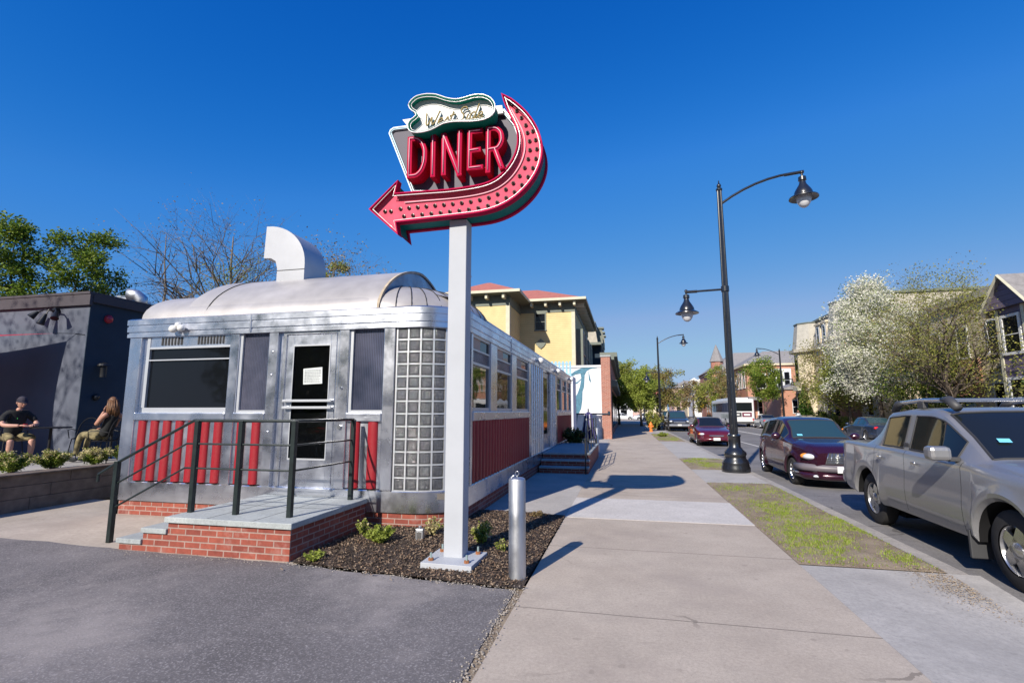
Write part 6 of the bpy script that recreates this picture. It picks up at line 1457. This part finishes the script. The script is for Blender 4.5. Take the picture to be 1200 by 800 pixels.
# arborvitae
def cone_tree(x,y,H,R_,label,seed):
    rnd=random.Random(seed); t=thing('conical_evergreen',label,'evergreen',(x,y,0)); lf=MB(); 
    for _ in range(9000):
        f=rnd.random()**1.25; a=rnd.uniform(0,2*PI); r_=R_*(1-f)**.8*min(1,f*6+.7)*math.sqrt(rnd.uniform(.45,1.05)); leafquad(lf,(x+r_*math.cos(a),y+r_*math.sin(a),.1+H*f),.085*rnd.uniform(.6,1.3),rnd)
    MB().cyl((x,y,-.02),(x,y,H*.85),.09,.02).build('trunk',M['bark'],t,off=(x,y,0)); lf.build('crown',M['cedar'],t,off=(x,y,0),recalc=False)
cone_tree(18.0,57,4.3,.95,'conical dark green evergreen beside the mansard house bay',140)
cone_tree(20.5,31.9,2.6,.6,'small conical evergreen by the gabled house',141)
# hedges across the road
shrub('yard_hedge','yellow green hedge in the yard behind the dark blue sedan',17.5,47,0,1.3,1.4,5000,'leaf_olive','leaf_lime',.07,60,cat='hedge')
shrub('yard_hedge','dark hedge left of the blossom tree trunk',18.2,52.5,0,1.2,1.9,5000,'leaf_dark','leaf_olive',.07,61,cat='hedge')
shrub('yard_hedge','low hedge beneath the wide olive tree',18.6,31,0,1.5,1.3,5000,'leaf_dark','leaf_lime',.06,62,cat='hedge')
# unseen trees and a house, added for reflections in the diner's steel and glass
for i,(x,y,h) in enumerate(((-16,-24,11),(-7,-28,12),(3,-26,10),(12,-22,11),(-25,-19,12))):
    tree('reflection_tree',['unseen leafy tree added opposite the diner for reflections','second unseen tree added behind the parking lot for reflections','unseen tree added near the sidewalk for reflections','unseen tree added across the road for reflections','leftmost unseen tree added behind the parking lot for reflections'][i],x,y,h,5.2,1.2,'leaf_green',9000,.36,150+i,tips=70,clr=.7)
t=thing('reflection_house','unseen brown house added opposite the diner for reflections','house',(-6,-38,0))
MB().box(-20,6,-46,-38,0,7).build('wall',M['brick_wall'],t,off=(-6,-38,0)); hip(-20.5,6.5,-46.5,-37.5,7,2.5,4).build('roof',M['grey_shingle'],t,off=(-6,-38,0))
# ------------------------------------------------------------------ PATIO FURNITURE AND PEOPLE
def chair(x,y,rz,label):
    t=thing('wire_chair',label,'chair',(x,y,TZ),rz,'black wire mesh chairs on the patio'); o=(0,0,0)
    wr=M['wire']
    s_=MB().lathe([(.20,.44),(.215,.45),(.20,.46)],(0,0,0),20,cap=False)
    for k in range(-5,6):
        q=k*.038; L_=math.sqrt(max(0,.2**2-q*q)); s_.tube([(q,-L_,.45),(q,L_,.45)],.003,3).tube([(-L_,q,.45),(L_,q,.45)],.003,3)
    s_.build('seat',wr,t,off=o)
    bk=MB(); arc=[(.20*math.sin(a)*-1,.23*math.cos(a),.88-.0*a) for a in [PI*k/10 for k in range(11)]]
    path=[(-.10,-.21,.45)]+[(-.20-.05*math.sin(PI*k/10),-.22*math.cos(PI*k/10),.55+.36*math.sin(PI*k/10)) for k in range(11)]+[(-.10,.21,.45)]
    bk.tube(path,.010,6)
    for k in range(1,10):
        p=path[1+k]; bk.tube([(-.19,p[1],.46),(p[0],p[1],p[2])],.003,3)
    for z in (.55,.63,.71,.79): 
        hw_=.21*math.sqrt(max(0,1-((z-.55)/.37)**2)); bk.tube([(-.2-.05*(z-.55)/.36,-hw_,z),(-.2-.05*(z-.55)/.36,hw_,z)],.003,3)
    bk.build('backrest',wr,t,off=o)
    for sx,sy in ((.15,.16),(.15,-.16),(-.15,.16),(-.15,-.16)): MB().tube([(sx,sy,.45),(sx*1.35,sy*1.25,0)],.010,6).build('leg',wr,t,off=o)
    for sy in (1,-1): MB().tube([(-.2,.22*sy,.62),(0,.25*sy,.66),(.17,.24*sy,.64),(.17,.2*sy,.46)],.009,6).build('armrest',wr,t,off=o)
    return t
def ctable(x,y,label):
    t=thing('cafe_table',label,'table',(x,y,TZ),0,'round mesh cafe tables on the patio'); o=(0,0,0)
    m=MB().lathe([(.33,.70),(.35,.715),(.33,.73),(.001,.728)],(0,0,0),28,cap=False); m.build('tabletop',M['wire'],t,off=o)
    MB().cyl((0,0,.08),(0,0,.71),.025).build('pedestal',M['wire'],t,off=o)
    for k in range(4): a=PI/4+PI/2*k; MB().tube([(0,0,.12),(.18*math.cos(a),.18*math.sin(a),.10),(.32*math.cos(a),.32*math.sin(a),.0)],.016,6).build('foot',M['wire'],t,off=o)
MX,MY=-12.55,8.05; WX,WY=-10.62,8.45
chair(MX-.08,MY,R(0),'black wire chair under the man in the dark cap')
chair(WX+.02,WY,R(200),'black wire chair under the woman with long brown hair')
chair(-12.0,9.1,R(-60),'empty black wire chair at the back of the table between the two people')
chair(-9.98,9.15,R(185),'empty black wire chair seen beside the corner of the diner')
ctable(-11.85,8.30,'round cafe table between the two seated people')
ctable(-11.1,9.0,'second cafe table behind the seated woman')
def skinned(name,parts,mat,parent,rt,sub=2):
    """parts: list of chains [(x,y,z,r)...] sharing first points by coordinates"""
    vs=[];es=[];rs=[];idx={}
    def gi(p):
        k=(round(p[0],4),round(p[1],4),round(p[2],4))
        if k not in idx: idx[k]=len(vs); vs.append(p[:3]); rs.append(p[3])
        return idx[k]
    for ch_ in parts:
        ii=[gi(p) for p in ch_]
        for a,b in zip(ii,ii[1:]):
            if a!=b and (a,b) not in es: es.append((a,b))
    me=bpy.data.meshes.new(name); me.from_pydata(vs,es,[]); o=bpy.data.objects.new(name,me); C.objects.link(o); o.parent=parent
    sk=o.modifiers.new('skin','SKIN'); sk.use_smooth_shade=True
    for v,r_ in zip(me.skin_vertices[0].data,rs): v.radius=(r_,r_); 
    me.skin_vertices[0].data[rt].use_root=True
    sb=o.modifiers.new('sub','SUBSURF'); sb.levels=sub; sb.render_levels=sub
    dg=bpy.context.evaluated_depsgraph_get(); dg.update(); ev=o.evaluated_get(dg); nm=bpy.data.meshes.new_from_object(ev); o.modifiers.clear(); o.data=nm; nm.materials.clear(); nm.materials.append(mat)
    for p in nm.polygons: p.use_smooth=True
    return o
def hand(parent,w,d,mat,up=Vector((0,0,1)),s_=1.0,curl=.5):
    """palm and five fingers from wrist w in direction d"""
    d=Vector(d).normalized(); up=(up-d*up.dot(d)).normalized(); sd=d.cross(up)
    m=MB(); w=Vector(w); palm=w+d*.05*s_
    m2=MB().ball((0,0,0),.05*s_,.042*s_,.018*s_,12,8); Rm=Matrix((d,sd,up)).transposed().to_4x4(); m2.xf(Matrix.Translation(palm)@Rm); m.add(m2.v,m2.f)
    for k,(off,l) in enumerate(((-.030,.070),(-.010,.080),(.010,.076),(.029,.060))):
        b0=w+d*.088*s_+sd*off*s_; b1=b0+d*l*.45*s_-up*l*.25*curl*s_; b2=b1+d*l*.35*s_*(1-curl*.5)-up*l*.45*curl*s_; m.tube([w+d*.05*s_+sd*off*s_*.8,b0,b1,b2],[.009*s_,.0095*s_,.0085*s_,.006*s_],7)
    m.tube([w+d*.025*s_-sd*.030*s_,w+d*.06*s_-sd*.055*s_-up*.008,w+d*.09*s_-sd*.052*s_-up*.02],[.012*s_,.0105*s_,.007*s_],7)
    m.build('hand',mat,parent,off=(0,0,0),smooth='all')
def head(parent,c,yaw_,pitch_,mat,s_=1.0,cap=None,hair=None):
    Mx=Matrix.Translation(c)@Matrix.Rotation(yaw_,4,'Z')@Matrix.Rotation(pitch_,4,'Y')@Matrix.Scale(s_,4)
    m=MB()
    rows=[]
    for i in range(15):
        t_=PI*i/14; row=[]
        for k in range(21):
            a=2*PI*k/20; x=.092*math.sin(t_)*math.cos(a); y=.076*math.sin(t_)*math.sin(a); z=.115*math.cos(t_)
            if z<0: x=x*(1+.15*z/.115)+.012*(-z/.115); y*=1+.28*z/.115
            row.append((x,y,z))
        rows.append(row)
    m.grid(rows); m.tube([(.085,0,.018),(.112,0,-.02),(.094,0,-.03)],[.008,.014,.010],8)
    for sg_ in (1,-1): m.ball((-.005,sg_*.077,-.005),.018,.010,.030,8,6)
    m.tube([(.088,-.022,-.058),(.096,0,-.056),(.088,.022,-.058)],.007,6)
    m.xf(Mx); h=m.build('head',mat,parent,off=(0,0,0),smooth='all')
    e=MB()
    for sg_ in (1,-1): e.ball((.078,sg_*.030,.012),.010,.012,.007,8,6)
    for sg_ in (1,-1): e.tube([(.088,sg_*.045,.032),(.092,sg_*.02,.035)],.004,4)
    e.xf(Mx); e.build('eyes',M['hair'],h,off=(0,0,0),smooth='all')
    if cap:
        c_=MB(); rows=[]
        for i in range(9):
            t_=PI*.52*i/8; rows.append([(.102*math.sin(t_)*math.cos(2*PI*k/20)-.004,.088*math.sin(t_)*math.sin(2*PI*k/20),.022+.108*math.cos(t_)) for k in range(21)])
        c_.grid(rows); c_.add([(.08,-.065,.032),(.145,-.045,.018),(.158,0,.016),(.145,.045,.018),(.08,.065,.032),(.08,-.065,.040),(.145,-.045,.026),(.158,0,.024),(.145,.045,.026),(.08,.065,.040)],[(0,1,2,3,4),(9,8,7,6,5),(0,5,6,1),(1,6,7,2),(2,7,8,3),(3,8,9,4)]); c_.xf(Mx); c_.build('cap',M[cap],h,off=(0,0,0),smooth='all')
    if hair:
        rnd=random.Random(9); c_=MB(); rows=[]
        for i in range(9):
            t_=PI*.62*i/8; rows.append([(.100*math.sin(t_)*math.cos(2*PI*k/20)*(1 if math.cos(2*PI*k/20)<.3 else .86)-.012,.088*math.sin(t_)*math.sin(2*PI*k/20),.012+.118*math.cos(t_)) for k in range(21)])
        c_.grid(rows)
        for k in range(70):
            a=rnd.uniform(PI*.42,PI*1.58); r0=.088; p0=(-.012+r0*math.cos(a),r0*math.sin(a),rnd.uniform(.0,.06)); L_=rnd.uniform(.22,.34)
            c_.tube([p0,(p0[0]*1.25-.01,p0[1]*1.25,p0[2]-L_*.5),(p0[0]*1.2-.02+rnd.gauss(0,.012),p0[1]*1.25+rnd.gauss(0,.015),p0[2]-L_)],[.013,.017,.004],5)
        c_.xf(Mx); c_.build('hair',M[hair],h,off=(0,0,0),smooth='all')
    return h
# man, facing +x (toward the table), leaning forward, arms on the table.
def person(label,x,y,z,rz): return thing('person',label,'person',(x,y,z),rz)
t=person('man in a dark cap and black t-shirt leaning on the cafe table',MX,MY,TZ,R(-12))
hip_=(0,0,.52,.135)
tors=[hip_,(.05,0,.66,.155),(.10,0,.82,.165),(.15,0,.97,.16),(.19,0,1.06,.09)]
skinned('shirt',[tors,[(.15,0,.97,.16),(.155,.15,1.0,.085),(.20,.235,.93,.068),(.27,.27,.83,.062)],[(.15,0,.97,.16),(.155,-.15,1.0,.085),(.20,-.235,.93,.068),(.27,-.27,.83,.062)]],M['shirt'],t,0)
skinned('neck',[[(.18,0,1.04,.06),(.22,0,1.14,.055)]],M['skin'],t,0)
for sg_ in (1,-1):
    skinned('arm',[[(.26,.268*sg_,.85,.050),(.33,.27*sg_,.775,.044),(.44,.20*sg_,.765,.040),(.56,.10*sg_,.765,.030)]],M['skin'],t,0); hand(t,(.56,.10*sg_,.768),(.8,-.55*sg_,0),M['skin'])
    skinned('trousers',[[(0,.07*sg_,.52,.12),(.10,.10*sg_,.53,.10),(.42,.17*sg_,.52,.078),(.46,.17*sg_,.46,.072)]],M['camo'],t,0)
    skinned('lower_leg',[[(.45,.17*sg_,.50,.058),(.46,.17*sg_,.34,.060),(.44,.17*sg_,.12,.040),(.44,.17*sg_,.07,.045),(.56,.18*sg_,.035,.04)]],M['skin'],t,0)
    MB().ball((0,0,0),.135,.05,.05,12,8).xf(Matrix.Translation((.50,.175*sg_,.045))).build('shoe',M['shirt'],t,off=(0,0,0),smooth='all')
head(t,(.27,0,1.235),0,.22,M['skin'],1.02,cap='cap')
lgm=MB()
for k in range(3): lgm.tube([(.285+.0*k,-.05+.035*k-.16,.93),(.29,-.045+.035*k-.16,.86)],.006,5)
MB().box(.50,.56,-.03,.03,.735,.80).build('red_cup',M['red'],t,off=(0,0,0),bevel=.01)
mk_=MB()
for k in (-1,0,1): mk_.tube([(.02+.03*k,-.172,.93),(.022+.03*k,-.178,.86)],.007,5)
MB().tube([(.19,-.10,.98),(.23,-.09,.90)],.008,5).tube([(.205,-.07,.98),(.245,-.06,.90)],.008,5).tube([(.22,-.04,.98),(.26,-.03,.90)],.008,5).build('shirt_print',plain('green_print',(.05,.45,.08),.8,var=0),t,off=(0,0,0))
# woman, facing -x, leaning back, legs up toward the table, hand to mouth
t=person('woman with long brown hair leaning back with a hand at her mouth',WX,WY,TZ,R(180))
skinned('top',[[(0,0,.52,.125),(-.06,0,.68,.12),(-.13,0,.84,.125),(-.18,0,.98,.12),(-.19,0,1.06,.06)]],M['shirt'],t,0)
skinned('neck',[[(-.185,0,1.02,.055),(-.17,0,1.14,.048)]],M['skin_tan'],t,0)
skinned('arm',[[(-.18,.10,1.0,.07),(-.16,.165,.97,.055),(-.02,.20,.78,.042),(.03,.16,.80,.037),(-.03,.07,1.06,.026)]],M['skin_tan'],t,0); hand(t,(-.03,.07,1.06),(-.25,-.25,1),M['skin_tan'],up=Vector((1,0,0)),s_=.9)
skinned('arm',[[(-.18,-.10,1.0,.07),(-.16,-.165,.97,.055),(-.02,-.20,.76,.043),(.06,-.20,.72,.036),(.24,-.14,.70,.025)]],M['skin_tan'],t,0); hand(t,(.24,-.14,.70),(1,.2,-.15),M['skin_tan'],s_=.9)
for sg_ in (1,-1):
    skinned('trousers',[[(0,.07*sg_,.53,.115),(.12,.08*sg_,.56,.098),(.46,.09*sg_,.64 if sg_<0 else .58,.068),(.54,.09*sg_,.42,.055),(.58,.09*sg_,.16,.045)]],M['camo'],t,0)
    MB().ball((0,0,0),.12,.043,.042,12,8).xf(Matrix.Translation((.64,.09*sg_,.055))).build('shoe',M['shirt'],t,off=(0,0,0),smooth='all')
head(t,(-.13,0,1.235),.0,.05,M['skin_tan'],.96,hair='hair')
# pedestrians far away
def walker(label,x,y,z,rz,top,bottom,hairm='hair'):
    t=person(label,x,y,z,rz)
    skinned('top',[[(0,0,.92,.14),(0,0,1.10,.13),(0,0,1.30,.145),(0,0,1.42,.10),(0,0,1.50,.055)],[(0,0,1.30,.145),(0,.16,1.38,.07),(.02,.22,1.12,.05),(.10,.22,.92,.04)],[(0,0,1.30,.145),(0,-.16,1.38,.07),(-.02,-.22,1.12,.05),(.05,-.22,.90,.04)]],top,t,0,1)
    for sg_ in (1,-1): skinned('leg',[[(0,.08*sg_,.92,.11),(.10*sg_,.09*sg_,.5,.07),(.14*sg_-.05,.09*sg_,.06,.05),(.14*sg_+.08,.09*sg_,.04,.045)]],bottom,t,0,1); hand(t,(.10 if sg_>0 else .05,.22*sg_,.90),(.2,0,-1),M['skin'],up=Vector((1,0,0)))
    head(t,(.02,0,1.62),0,0,M['skin'],1,hair=hairm)
walker('pedestrian in dark clothes walking in the road beside the bus',9.1,60,-.12,R(90),M['shirt'],M['denim'])
walker('pedestrian in a white top across the road behind the plum wagon',17.0,56,0,R(-90),M['white'],M['denim'])
